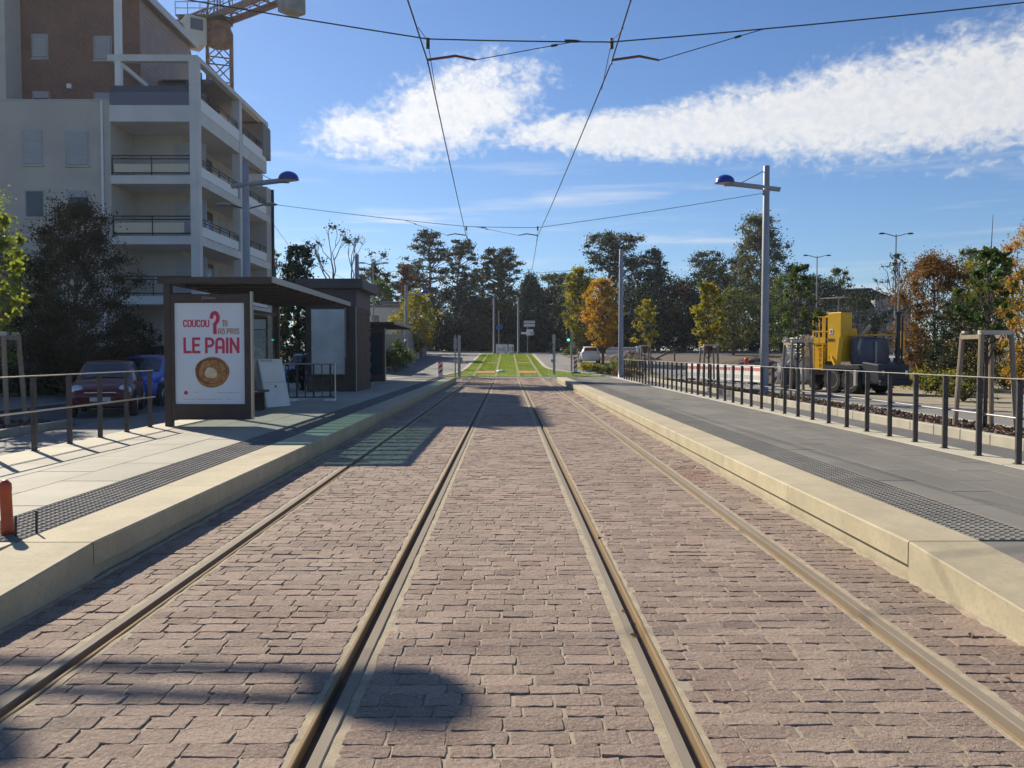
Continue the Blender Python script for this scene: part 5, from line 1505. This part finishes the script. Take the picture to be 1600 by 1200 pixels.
# garden wall with gate piers along the left street
t = thing('garden_wall', 'long weathered grey garden wall along the left street beyond the shelters', 'wall', (-9.2, 60, g(60)))
b = MB()
for i in range(10):
    y0 = i * 2.6; z = g(60 + y0) - g(60)
    b = MB().box(-.1, .1, y0, y0 + 2.56, z - .3, z + 2.7).build('wall_panel', 'wall_grey', t, bevel=.02)
MB().box(-.22, .22, 26.1, 26.6, .6, 3.9).build('gate_pier', 'plaster_white', t, bevel=.03)
MB().box(-.22, .22, 30.4, 30.9, .8, 3.6).build('gate_pier', 'wall_grey', t, bevel=.03)
MB().box(-.05, .05, 26.6, 30.4, .9, 3.0).build('gate_leaf', 'metal_dark', t)
MB().box(-.1, .1, 30.9, 36, .9, 3.1).build('wall_panel', 'wall_grey', t)
# dark boarded fence under the trees on the left pavement
t = thing('board_fence', 'dark boarded garden fence under the trees at the far left', 'fence', (-34, 33.5, 0))
for i in range(70):
    if i == 0: q = MB().box(.01, .33, -.02, .02, .05, 1.9).build('board', 'metal_dark', t); me = q.data
    else: q = link(bpy.data.objects.new('board', me)); q.parent = t; q.location = (i * .34, 0, random.uniform(-.02, .02))

# ------------------------------------------------------------------ trees
LEAF = {
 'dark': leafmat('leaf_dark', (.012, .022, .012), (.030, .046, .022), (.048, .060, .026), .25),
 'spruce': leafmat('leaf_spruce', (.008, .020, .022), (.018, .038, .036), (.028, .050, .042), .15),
 'cypress': leafmat('leaf_cypress', (.008, .024, .020), (.016, .040, .030), (.030, .055, .030), .15),
 'pine': leafmat('leaf_pine', (.020, .034, .022), (.040, .060, .034), (.065, .085, .050), .25),
 'green': leafmat('leaf_green', (.030, .055, .018), (.060, .095, .028), (.11, .135, .036), .4),
 'olive': leafmat('leaf_olive', (.050, .065, .020), (.10, .115, .035), (.17, .165, .05), .4),
 'grey': leafmat('leaf_grey', (.045, .055, .030), (.085, .092, .055), (.13, .13, .08), .35),
 'yellowgreen': leafmat('leaf_yellowgreen', (.075, .10, .020), (.22, .20, .03), (.42, .31, .04), .45),
 'orange': leafmat('leaf_orange', (.15, .12, .025), (.40, .24, .03), (.46, .18, .03), .45),
 'rust': leafmat('leaf_rust', (.055, .035, .018), (.16, .085, .025), (.28, .12, .03), .4),
 'russet': leafmat('leaf_russet', (.045, .018, .012), (.10, .038, .022), (.15, .06, .03), .35),
 'brown': leafmat('leaf_brown', (.020, .019, .010), (.040, .036, .018), (.068, .052, .024), .35),
 'shrub': leafmat('leaf_shrub', (.035, .045, .015), (.09, .10, .03), (.22, .19, .05), .4),
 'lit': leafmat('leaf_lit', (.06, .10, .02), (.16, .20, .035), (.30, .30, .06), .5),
}
def leaves(centers, radii, counts, size, r, tintmap=None, flat=1.0, droop=0.0, elong=1.5):
    """leaf-sized quads scattered in ellipsoid clumps -> verts, tints"""
    C = np.repeat(np.asarray(centers, float), counts, 0); Rd = np.repeat(np.asarray(radii, float), counts, 0)
    n = len(C); d = r.normal(size=(n, 3)); d /= np.linalg.norm(d, axis=1)[:, None]
    q = np.abs(r.normal(0, .62, n)); q = np.where(q > 1.45, r.random(n), q)
    p = C + d * q[:, None] * Rd
    a = r.normal(size=(n, 3)); a[:, 2] *= flat; a[:, 2] -= droop; a /= np.linalg.norm(a, axis=1)[:, None]
    b = np.cross(a, r.normal(size=(n, 3))); b /= np.linalg.norm(b, axis=1)[:, None] + 1e-9
    s = size * r.uniform(.6, 1.3, n)[:, None]; w = s / elong
    v = np.stack([p - a * s * .5, p + b * w * .5, p + a * s * .5, p - b * w * .5], 1).reshape(-1, 3)
    ct = np.repeat(r.random(len(counts)), counts)
    t = np.clip(.55 * ct + .45 * r.random(n), 0, 1)
    if tintmap is not None: t = np.clip(tintmap(p, t), 0, 1)
    return v, np.repeat(t, 4)
def crown_obj(v, t, m, parent, name='crown'):
    n = len(v) // 4
    me = np_mesh(name, v, np.arange(4 * n), np.arange(0, 4 * n, 4), t)
    return mesh_obj(name, me, m, parent)
def limb_path(a, b, r, k=4, wob=.08):
    a, b = np.array(a, float), np.array(b, float); L = np.linalg.norm(b - a); out = []
    for i in range(k + 1):
        f = i / k; p = a + (b - a) * f
        if 0 < i < k: p = p + r.normal(size=3) * L * wob
        p[2] += .12 * L * f * (1 - f) * 2 * -0.3
        out.append(p)
    return out

def tree(label, x, y, z, h, w, kind, leaf, seed, n=3000, ls=.3, name='tree', group=None, trunk='bark', base=.25, dens=1.0, ctop=1.0, tintmap=None, cat='tree', tr=None):
    r = np.random.default_rng(seed)
    t = thing(name, label, cat, (x, y, z), 0, group)
    tb = MB(); m = LEAF[leaf]; R0 = tr or max(.05, h * .018)
    lean = r.normal(size=2) * .02 * h
    def axis(f): return np.array([lean[0] * f * f, lean[1] * f * f, h * f])
    if kind in ('round', 'sparse', 'young', 'oval'):
        top = .97 if kind != 'young' else 1.0
        tb.tube([axis(f) for f in np.linspace(0, top * .93, 7)], [R0 * (1 - .9 * f) for f in np.linspace(0, 1, 7)], 8)
        K = {'round': 78, 'sparse': 60, 'young': 44, 'oval': 80}[kind]
        cs, rs = [], []
        for i in range(K):
            u = (i + r.random()) / K; f = base + (ctop - base) * u
            if kind == 'young': prof = .25 + .75 * math.sin(math.pi * min(1, (u * .9 + .12)) ** .8)
            else: prof = max(.15, math.sqrt(max(0, 1 - (2 * u - .95) ** 2)))
            a = i * 2.399 + r.uniform(-.5, .5); rad = w / 2 * prof * math.sqrt(r.uniform(.12, 1.0)) * r.uniform(.8, 1.12)
            c = axis(f) + np.array([math.cos(a) * rad, math.sin(a) * rad, r.uniform(-.03, .03) * h]); c[2] = min(c[2], h * .96)
            cs.append(c)
            s = w * (r.uniform(.11, .19) if kind in ('round', 'oval') else r.uniform(.065, .135)); rs.append((s * r.uniform(.8, 1.3), s * r.uniform(.8, 1.3), s * r.uniform(.6, 1.0)))
            f0 = max(base * .6, f - .18 - .1 * r.random())
            tb.tube(limb_path(axis(f0), c, r), [R0 * .35 * (1 - .6 * f), R0 * .28 * (1 - .6 * f), R0 * .2, R0 * .13, R0 * .07], 5, cap=False)
        wts = np.array([q[0] ** 2 for q in rs]); cnt = np.maximum(3, (n * wts / wts.sum() * r.uniform(.5, 1.5, K)).astype(int))
        v, ti = leaves(cs, rs, cnt, ls, r, tintmap)
    elif kind in ('pine', 'umbrella'):
        nst = 1 if kind == 'pine' else 2
        cs, rs = [], []
        stems = []
        for s_ in range(nst):
            off = np.array([0, 0, 0.]) if nst == 1 else np.array([(-1) ** s_ * .09 * w, r.normal() * .05 * w, 0])
            ln = r.normal(size=2) * .05 * h
            ax = lambda f, off=off, ln=ln: off * min(1, f * 2) + np.array([ln[0] * f ** 2, ln[1] * f ** 2, h * f * (1 if s_ == 0 else .93)])
            tb.tube([ax(f) for f in np.linspace(0, .97, 8)], [R0 * (1 - .85 * f) for f in np.linspace(0, 1, 8)], 7); stems.append(ax)
        K = 74 if kind == 'pine' else 80
        for i in range(K):
            ax = stems[i % nst]
            f = base + (1 - base) * (r.random() ** (.75 if kind == 'pine' else .5)); u = (f - base) / (1 - base)
            prof = (.55 + .45 * math.sin(math.pi * (u * .8 + .1))) * (1.05 - .45 * u ** 3) if kind == 'pine' else (.55 + .45 * u) * (1 if u < .93 else .75)
            a = r.uniform(0, 2 * math.pi); rad = w / 2 * prof * math.sqrt(r.uniform(.06, 1)) * r.uniform(.75, 1.12)
            c = ax(min(f, .97)) + np.array([math.cos(a) * rad, math.sin(a) * rad, .05 * h * r.uniform(0, .6)]); c[2] = min(c[2], h)
            cs.append(c); s = w * r.uniform(.055, .13); rs.append((s * 1.25, s * 1.25, s * .62))
            tb.tube(limb_path(ax(max(.1, f - .08)), c - np.array([0, 0, s * .2]), r, 4, .07), [R0 * .3, R0 * .24, R0 * .18, R0 * .12, R0 * .06], 5, cap=False)
        cnt = (n * r.uniform(.5, 1.5, K) / K).astype(int)
        v, ti = leaves(cs, rs, cnt, ls, r, tintmap, .7)
    elif kind == 'spruce':
        tb.tube([axis(f) for f in np.linspace(0, 1, 6)], [R0 * (1 - .95 * f) for f in np.linspace(0, 1, 6)], 7)
        cs, rs = [], []; K = 90
        for i in range(K):
            f = base + (1 - base) * (i / K) ** .9; L = w / 2 * (1 - f) / (1 - base) * r.uniform(.8, 1.15) + .15
            a = i * 2.399; 
            for q in (.35, .7, 1.0):
                c = axis(f) + np.array([math.cos(a) * L * q, math.sin(a) * L * q, -L * q * .22 + .1]); c[2] = min(c[2], h)
                cs.append(c); rs.append((L * .30 + .1, L * .30 + .1, L * .12 + .12))
            tb.tube([axis(f), axis(f) + np.array([math.cos(a) * L, math.sin(a) * L, -L * .22])], [R0 * .22 * (1 - f) + .02, .015], 4, cap=False)
        wts = np.array([q[0] ** 1.5 for q in rs]); cnt = np.maximum(2, (n * wts / wts.sum()).astype(int))
        v, ti = leaves(cs, rs, cnt, ls, r, tintmap, .5, .35, 2.2)
    elif kind in ('cypress', 'ivy'):
        tb.tube([axis(f) for f in np.linspace(0, .9, 5)], [R0 * (1 - .8 * f) for f in np.linspace(0, 1, 5)], 7)
        K = 320; cs, rs = [], []
        for i in range(K):
            f = r.random() ** 1.25; a = r.uniform(0, 2 * math.pi)
            prof = (1 - f * .82) * (1 if f < .9 else max(.2, 1 - (f - .9) * 6)) if kind == 'cypress' else (1.0 if f < .3 else (.95 - .55 * ((f - .3) / .7) ** 1.6)) * (1 + .10 * math.sin(a * 2 + f * 9))
            rad = w / 2 * prof * math.sqrt(r.uniform(.12, .96))
            c = axis(f * .96) + np.array([math.cos(a) * rad, math.sin(a) * rad, 0]); cs.append(c)
            s = w * r.uniform(.06, .10); rs.append((s, s, s * 1.35))
        if kind == 'ivy':
            for i in range(60):
                c = axis(.60 + r.uniform(-.07, .04)) + np.array([w * (.30 + .52 * r.random()), r.normal() * w * .15, 0]); cs.append(c); rs.append((w * .07, w * .07, w * .055))
            for i in range(14):
                c = axis(.97) + np.array([r.uniform(-.2, .2) * w, r.normal() * w * .06, 0]); cs.append(c); rs.append((w * .06, w * .06, w * .05))
            K = len(cs)
        cnt = np.full(len(cs), max(4, int(n / len(cs))))
        v, ti = leaves(cs, rs, cnt, ls, r, tintmap)
    elif kind == 'bare':
        cs, rs = [], []
        def grow(p, d, L, rad, lev):
            e = p + d * L; mid = p + d * L * .5 + r.normal(size=3) * L * .07
            tb.tube([p, mid, e], [rad, rad * .85, rad * .65], 6 if lev < 2 else 4, cap=False)
            if lev >= 6 or rad < .012:
                if r.random() < dens: cs.append(e); rs.append((.5, .5, .4))
                return
            for _ in range(2 if lev else 3):
                nd = d + r.normal(size=3) * .34; nd[2] += .10; nd /= np.linalg.norm(nd); grow(e, nd, L * r.uniform(.66, .86), rad * .62, lev + 1)
        grow(np.zeros(3), np.array([lean[0] / h, 0, 1.0]), h * .25, R0 * 1.1, 0)
        cnt = np.full(max(1, len(cs)), max(2, int(n / max(1, len(cs)))))
        v, ti = leaves(cs or [(0, 0, h)], rs or [(.3, .3, .3)], cnt, ls, r)
    tb.build('trunk', trunk, t, smooth=True)
    crown_obj(v, ti, m, t)
    return t
def bgx(px, d): return (px - 793) * d / 1330
_s = [100]
def bg(label, px, ytop, wpx, d, kind, leaf, **kw):
    """a tree given by where it stands (metres away) and how large it looks from the stop"""
    _s[0] += 1; x = bgx(px, d); z = g(d) - .05
    if kind in ('pine', 'umbrella'): wpx *= 1.28; kw['n'] = int(kw.get('n', 3600) * 1.35)
    top = 1.6 + (553 - ytop) * d / 1330; h = top - z; w = wpx * d / 1330
    kw.setdefault('n', 3600); kw.setdefault('ls', .0042 * d * .72)
    kw['n'] = int(kw['n'] * (2.2 if d > 70 else 1.7)); kw['ls'] *= .76 if d > 70 else .72
    return tree(label, x, d, z, h, w, kind, leaf, _s[0], **kw)
lit_low = lambda p, t: t
FAR = 'trees beyond the crossing street'
bg('small pale loose tree beside the corner of the apartment block', 436, 386, 40, 60, 'sparse', 'olive', n=1800)
bg('dark ivy-clad tree with a bulge on its right side behind the shelter roof', 466, 382, 74, 60, 'ivy', 'cypress', n=14000, ls=.26)
bg('nearly bare tree with forked branches behind the kiosk roof', 541, 350, 62, 62, 'bare', 'dark', n=900, ls=.2, dens=.3, tr=.24, trunk='bark')
bg('loose grey green pine behind the double headed street lamp', 586, 418, 62, 98, 'pine', 'pine', n=2600, base=.35)
bg('bushy green tree below the double headed street lamp', 592, 440, 60, 92, 'round', 'green', n=2800)
bg('taller russet columnar tree behind the yellow tree on the left', 632, 412, 30, 104, 'round', 'russet', n=2600, base=.1)
bg('shorter russet columnar tree left of the taller russet one', 606, 436, 22, 104, 'round', 'russet', n=1600, base=.1)
bg('bushy tree turning yellow at the end of the garden wall', 647, 458, 78, 84, 'round', 'yellowgreen', n=4200, base=.15)
bg('tall open pine, left one of the pair above the dark spruce', 673, 366, 62, 124, 'pine', 'pine', base=.34, trunk='bark_red')
bg('tall open pine, right one of the pair above the dark spruce', 711, 374, 54, 126, 'pine', 'pine', base=.30, trunk='bark_red')
bg('loose pine with round top between the russet trees and the tall pair', 640, 415, 54, 128, 'pine', 'pine', base=.4)
bg('big dark spruce with ragged tip left of the lawn poles', 728, 420, 100, 117, 'spruce', 'spruce', n=7000, base=.05)
bg('small dark spruce just left of the left anchor pole', 759, 468, 48, 121, 'spruce', 'spruce', n=4000, base=.05)
bg('tall pine with reddish trunk rising behind the two anchor poles', 787, 390, 60, 129, 'pine', 'pine', base=.45, trunk='bark_red', n=4200, tr=.55)
bg('low spreading pine left of the reddish trunked one', 757, 420, 44, 131, 'pine', 'pine', base=.45, n=2200)
bg('ochre leaved tree between the two anchor poles', 793, 470, 40, 122, 'oval', 'rust', n=2600, base=.1)
bg('dense dark cone shaped cypress behind the white direction signs', 829, 428, 96, 114.5, 'cypress', 'cypress', n=17000, ls=.30)
bg('wide loose pine right of the dark cone shaped cypress', 872, 430, 78, 130, 'pine', 'pine', base=.35, n=3800)
bg('tall yellow green tree by the traffic light', 906, 416, 52, 79, 'oval', 'yellowgreen', n=5200, base=.22, ls=.24)
bg('orange and gold tree right of the traffic light', 942, 434, 62, 73, 'round', 'orange', n=6000, base=.22, ls=.24)
bg('tall umbrella shaped pine with bare stems above the autumn trees', 957, 352, 82, 122, 'umbrella', 'pine', base=.5, n=4600, trunk='bark')
bg('dark columnar conifer with several tips right of the umbrella pine', 1027, 388, 42, 130, 'oval', 'spruce', base=.3, n=4200)
bg('broad dark green tree below the many tipped conifer', 1030, 425, 92, 120, 'round', 'dark', n=5200, base=.1)
bg('dark tree with a red tinge right of the young yellow sapling', 1066, 448, 66, 112, 'round', 'russet', n=3600, base=.25)
bg('loose pine left of the great grey green tree', 1108, 396, 74, 136, 'pine', 'pine', base=.4, n=3200)
bg('smaller loose pine touching the great grey green tree', 1146, 402, 56, 138, 'pine', 'pine', base=.4, n=2600)
bg('great grey green tree towering behind the right lamp pole', 1190, 338, 96, 124, 'oval', 'grey', n=9000, base=.28, ls=.40)
bg('olive green tree left of the right lamp pole', 1146, 450, 92, 96, 'round', 'olive', n=4600, base=.12)
bg('green tree right of the right lamp pole', 1236, 428, 96, 96, 'round', 'green', n=5200, base=.1)
bg('dark tree at the foot of the slim street lamp', 1268, 430, 70, 108, 'round', 'dark', n=3600, base=.1)
bg('small airy tree above the roof of the grey house', 1310, 417, 56, 122, 'sparse', 'olive', n=1900)
fill = [(668, 486, 80, 118, 'behind the yellow tree at the end of the garden wall'), (705, 478, 90, 118, 'left of the big ragged spruce'), (752, 498, 80, 119, 'between the big ragged spruce and the left anchor pole'),
        (800, 488, 90, 124, 'between the two anchor poles'), (868, 486, 100, 124, 'just right of the cone shaped cypress'), (912, 476, 90, 114, 'behind the traffic light'), (968, 470, 96, 116, 'behind the tall grey pole at the fence end'),
        (1006, 478, 96, 114, 'just right of the tall grey pole at the fence end'), (1066, 470, 96, 113, 'low behind the red tinged tree'), (1120, 490, 90, 114, 'behind the second staked tree, lower of two'), (1176, 482, 96, 114, 'at the foot of the great grey green tree'),
        (1222, 486, 80, 115, 'right of the lamp pole, low behind the green tree'), (1290, 470, 90, 96, 'in front of the grey house roof'), (1340, 486, 80, 84, 'in front of the grey house wall'), (1110, 450, 80, 126, 'behind the second staked tree, taller of two'),
        (1000, 440, 70, 128, 'right of the umbrella shaped pine'), (850, 500, 90, 126, 'hidden mostly by the cone shaped cypress'), (780, 505, 90, 123, 'behind the left anchor pole'), (935, 495, 100, 115, 'behind the orange and gold tree')]
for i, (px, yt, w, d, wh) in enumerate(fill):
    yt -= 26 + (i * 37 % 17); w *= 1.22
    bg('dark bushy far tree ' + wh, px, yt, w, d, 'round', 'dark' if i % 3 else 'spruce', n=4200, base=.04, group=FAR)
# the wood's dim understorey, one mass
def understorey():
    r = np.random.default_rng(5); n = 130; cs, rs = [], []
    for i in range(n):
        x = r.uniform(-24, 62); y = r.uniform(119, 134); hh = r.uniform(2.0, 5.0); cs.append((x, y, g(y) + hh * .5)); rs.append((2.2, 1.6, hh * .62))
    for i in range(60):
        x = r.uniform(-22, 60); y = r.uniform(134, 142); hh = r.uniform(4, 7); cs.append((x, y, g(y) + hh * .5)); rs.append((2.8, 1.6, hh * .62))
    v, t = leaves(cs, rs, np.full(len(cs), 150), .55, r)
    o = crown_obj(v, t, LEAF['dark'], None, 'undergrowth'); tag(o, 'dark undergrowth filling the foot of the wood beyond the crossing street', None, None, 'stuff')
understorey()

# young staked trees in the planting strips
def stake_guard(x, y, z, label, hh=1.93):
    t = thing('tree_stakes', label, 'tree stakes', (x, y, z), R(4), 'wooden stake frames round the young trees')
    for (sx, sy) in ((-1, -1), (1, -1), (1, 1), (-1, 1)):
        b = MB().tube([(sx * .40, sy * .40, -.1), (sx * .31, sy * .31, hh)], .052, 8).build('stake', 'stake_wood', t)
    for a, c in (((-.36, -.31), (.36, -.31)), ((-.31, .31), (.31, .31)), ((-.31, -.31), (-.31, .31)), ((.31, -.31), (.31, .31))):
        dz = .0 if a[1] == c[1] else -.085
        MB().bar((*a, hh + dz), (*c, hh + dz), .10, .085).build('top_bar', 'stake_cap' if dz == 0 else 'stake_wood', t)
    MB().tube([(-.31, 0, hh - .1), (0, .02, hh - .25), (.31, 0, hh - .1)], .02, 5).build('tree_tie', 'black_plastic', t)
tb_young = dict(name='young_tree', trunk='bark', group='young staked trees along the streets')
for x, y, lab, hgt, w, leaf, n in ((9.75, 17.3, 'nearest on the right', 4.65, 1.25, 'green', 1900),
                                 (9.75, 28.6, 'right of the tall lamp pole', 4.6, 1.3, 'green', 2600),
                                 (9.75, 41.2, 'in front of the striped barriers', 5.0, 1.9, 'yellowgreen', 3200),
                                 (9.75, 60.5, 'farthest, beyond the end of the right fence', 5.3, 2.2, 'yellowgreen', 2600)):
    z = .1 if y < 52 else g(y)
    tree('young staked tree ' + lab, x, y, z, hgt, w, 'young', leaf, int(y * 10), n=int(n * 1.6), ctop=.80 if y < 20 else 1.0, ls=.10 if y < 40 else .13, base=.42, tr=.055 if y > 20 else .045, **tb_young)
    stake_guard(x, y, z, 'frame of wooden stakes round the young tree ' + lab)
# the long bare leader of the nearest young tree
stake_guard(-10.95, 18.3, .1, 'wooden stake frame cut by the left edge of the picture')
tree('young staked tree cut by the left edge of the picture', -10.95, 18.3, .1, 4.8, 1.6, 'young', 'lit', 771, n=2200, ls=.13, base=.45, tr=.06, **tb_young)

# nearer trees on the right
bg('broad orange brown tree right of the yellow machine', 1462, 398, 118, 40, 'round', 'rust', n=19000, ls=.13, base=.10)
bg('thin half bare tree around the second slim street lamp', 1405, 392, 76, 55, 'sparse', 'brown', n=1500, ls=.16)
bg('loose tall green tree behind the orange brown one', 1510, 385, 84, 50, 'sparse', 'olive', n=3800, ls=.18, base=.2)
bg('green and gold tree behind the nearest young staked tree', 1543, 392, 104, 40, 'round', 'yellowgreen', n=14000, ls=.125, base=.08)
bg('orange gold tree cut by the right edge of the picture', 1612, 348, 110, 31, 'round', 'orange', n=16000, ls=.115, base=.08)
bg('dark leafy tree low behind the orange brown one', 1500, 470, 110, 37, 'round', 'dark', n=11000, ls=.12, base=.02)
bg('green bushy tree just outside the right edge of the picture', 1690, 370, 150, 33, 'round', 'olive', n=6000, ls=.17, base=.08)
def bush(label, x, y, w, h, leaf, seed, n=1500, ls=.10, group=None):
    r = np.random.default_rng(seed); t = thing('shrub', label, 'shrub', (x, y, g(y) - .03), 0, group)
    K = 16; cs = []; rs = []; st = MB()
    for i in range(K):
        a = r.uniform(0, 6.28); q = math.sqrt(r.random()); c = np.array([math.cos(a) * w / 2 * q * .8, math.sin(a) * w / 2 * q * .8, h * (.25 + .5 * r.random() * (1.1 - q))]); cs.append(c)
        s = w * .2; rs.append((s, s, min(s, h * .35))); st.tube([(0, 0, 0), c * .5 + np.array([0, 0, .1 * h]), c], [.03, .02, .01], 4, cap=False)
    v, ti = leaves(cs, rs, np.full(K, n // K), ls, r); v[:, 2] = np.maximum(v[:, 2], .01)
    st.build('stem', 'bark', t); crown_obj(v, ti, LEAF[leaf], t, 'foliage')
SH = 'shrubs under the right hand trees'
for i in range(17):
    x = 15.6 + (i % 9) * 1.15 + random.uniform(-.3, .3); y = 29 + (i * 3.1) % 11 + (4 if i > 8 else 0)
    nm = ('tawny', 'dark green', 'fresh green', 'yellowing')[i % 4]
    bush(f'{nm} low shrub in the strip under the right hand trees', x, y, random.uniform(1.6, 2.6), random.uniform(.9, 1.7), ('shrub', 'dark', 'green', 'yellowgreen')[i % 4], 300 + i, 2200, .095, nm + ' ' + SH)
for i, (x, y, w, h, lf, lb) in enumerate(((6.0, 63, 1.6, 1.1, 'yellowgreen', 'yellow green shrub left of the white hatchback tail'), (6.6, 60, 2.0, 1.0, 'shrub', 'low tawny shrub at the foot of the tall grey pole'), (7.4, 58.5, 2.2, 1.25, 'olive', 'bushy green shrub left of the tall grey pole foot'),
        (8.0, 56.5, 2.2, .9, 'rust', 'low reddish shrub right of the tall grey pole foot'), (6.9, 92, 2.4, 1.6, 'shrub', 'pale shrub behind the traffic light'), (9.3, 66, 3.0, 1.4, 'olive', 'green shrub beyond the fence end'))):
    bush(lb, x, y, w, h, lf, 400 + i, 1500, .13)
bush('tall grassy green bush in front of the garden wall by the farther shelter', -7.9, 60.5, 2.9, 3.1, 'green', 420, 3600, .16)
bush('pale tall weeds against the garden wall', -8.3, 66.0, 2.2, 2.9, 'olive', 421, 2000, .16)
bush('small leafy plant behind the shelter glass', -7.6, 31.5, 1.2, 2.6, 'brown', 422, 900, .12)

# trees on the left
bg('large dark brownish feathery tree in front of the apartment block', 118, 318, 168, 29, 'round', 'brown', n=38000, ls=.105, base=.10, tr=.16)
bg('dark tree at the far left behind the sunlit one', 40, 402, 160, 31, 'round', 'dark', n=15000, ls=.125, base=.06)
bg('sunlit yellow green tree cut by the left edge of the picture', -38, 286, 158, 23, 'round', 'lit', n=17000, ls=.098, base=.22)
bg('low dark tree under the balconies left of the shelter', 206, 498, 100, 33, 'round', 'brown', n=6000, ls=.15, base=.06)
for i in range(7):
    bush('dark clipped shrub in front of the boarded fence at the left', -28 + i * 2.2, 31.6, 2.3, 1.6, 'dark', 440 + i, 1200, .13, 'dark shrubs along the boarded fence')
bg('slender dark tree seen through the back glass of the shelter', 478, 462, 60, 46, 'round', 'brown', n=3000, ls=.18, base=.05)

t = thing('scaffold_tower', 'yellow site frame poking up behind the shelter roof beside the ivy-clad tree', 'scaffold', (-16.2, 63.5, g(63.5)))
for sx in (-.28, .28): MB().tube([(sx * 2.2, 0, 0), (sx * .35, 0, 7.4)], .08, 6).build('leg', 'machine_yellow', t)
MB().bar((-.45, 0, 3.0), (.45, 0, 3.0), .08, .08).build('brace', 'machine_yellow', t)
MB().bar((-.25, 0, 6.0), (.25, 0, 6.0), .08, .08).build('brace', 'machine_yellow', t)
MB().tube([(.1, 0, 6.3), (5.6, 0, 6.2)], .035, 6).build('boom', 'machine_yellow', t)

# fallen leaves on the setts
lf = MB().add([(-.045, 0, .004), (-.01, -.022, .012), (.045, 0, .006), (-.008, .024, .02)], [(0, 1, 2, 3)]).build('fallen_leaf', 'leaf_dead')
spots = [(2.42, 5.3), (2.60, 5.2), (2.52, 6.3), (2.63, 7.4), (2.70, 4.35), (2.62, 4.75), (1.5, 6.2), (2.3, 8.7), (2.05, 6.1), (2.5, 9.5), (.80, 7.3), (2.74, 5.7), (2.1, 7.6), (.35, 5.6), (-1.6, 9.2), (2.66, 12), (1.9, 4.8), (2.45, 4.1)]
for i, (x, y) in enumerate(spots):
    o = lf if i == 0 else link(lf.copy()); s = random.uniform(.35, .75)
    o.location = (x, y, .006); o.rotation_euler = (random.uniform(-.4, .4), random.uniform(-.4, .4), random.uniform(0, 6)); o.scale = (s, s, s)
    tag(o, 'small dry brown leaf lying on the setts', 'leaf', 'dry leaves on the setts')
for i, (x, y) in enumerate(((.712, 4.75), (.715, 5.2))):
    o = link(lf.copy()); o.data = lf.data.copy() if i == 0 else o2.data; o2 = o
    if i == 0: o.data.materials[0] = MATS['leaf_gold']
    o.location = (x, y, .008); o.rotation_euler = (.5, .3, i * 2.); o.scale = (.6, .6, .6); tag(o, 'golden leaf caught in the groove of the inner right rail', 'leaf', 'golden leaves in the rail groove')
for o in list(bpy.data.objects):
    if o.users_collection == (): bpy.data.objects.remove(o)

# ------------------------------------------------------------------ haze over the whole place
def haze_box():
    m = bpy.data.materials.new('haze_air'); m.use_nodes = True; t = m.node_tree; t.nodes.clear(); k = NT(t)
    v = k.n('ShaderNodeVolumePrincipled'); v.inputs['Color'].default_value = (.88, .93, 1, 1); v.inputs['Density'].default_value = HAZE; v.inputs['Anisotropy'].default_value = .55
    o = k.n('ShaderNodeOutputMaterial'); k.link(v.outputs[0], o.inputs['Volume'])
    h = MB().box(-245, 245, -55, 305, -1.2, 40).build('haze', m); h['kind'] = 'stuff'; h['label'] = 'thin bright autumn haze in the air of the whole place'
HAZE = 0.00022
haze_box()
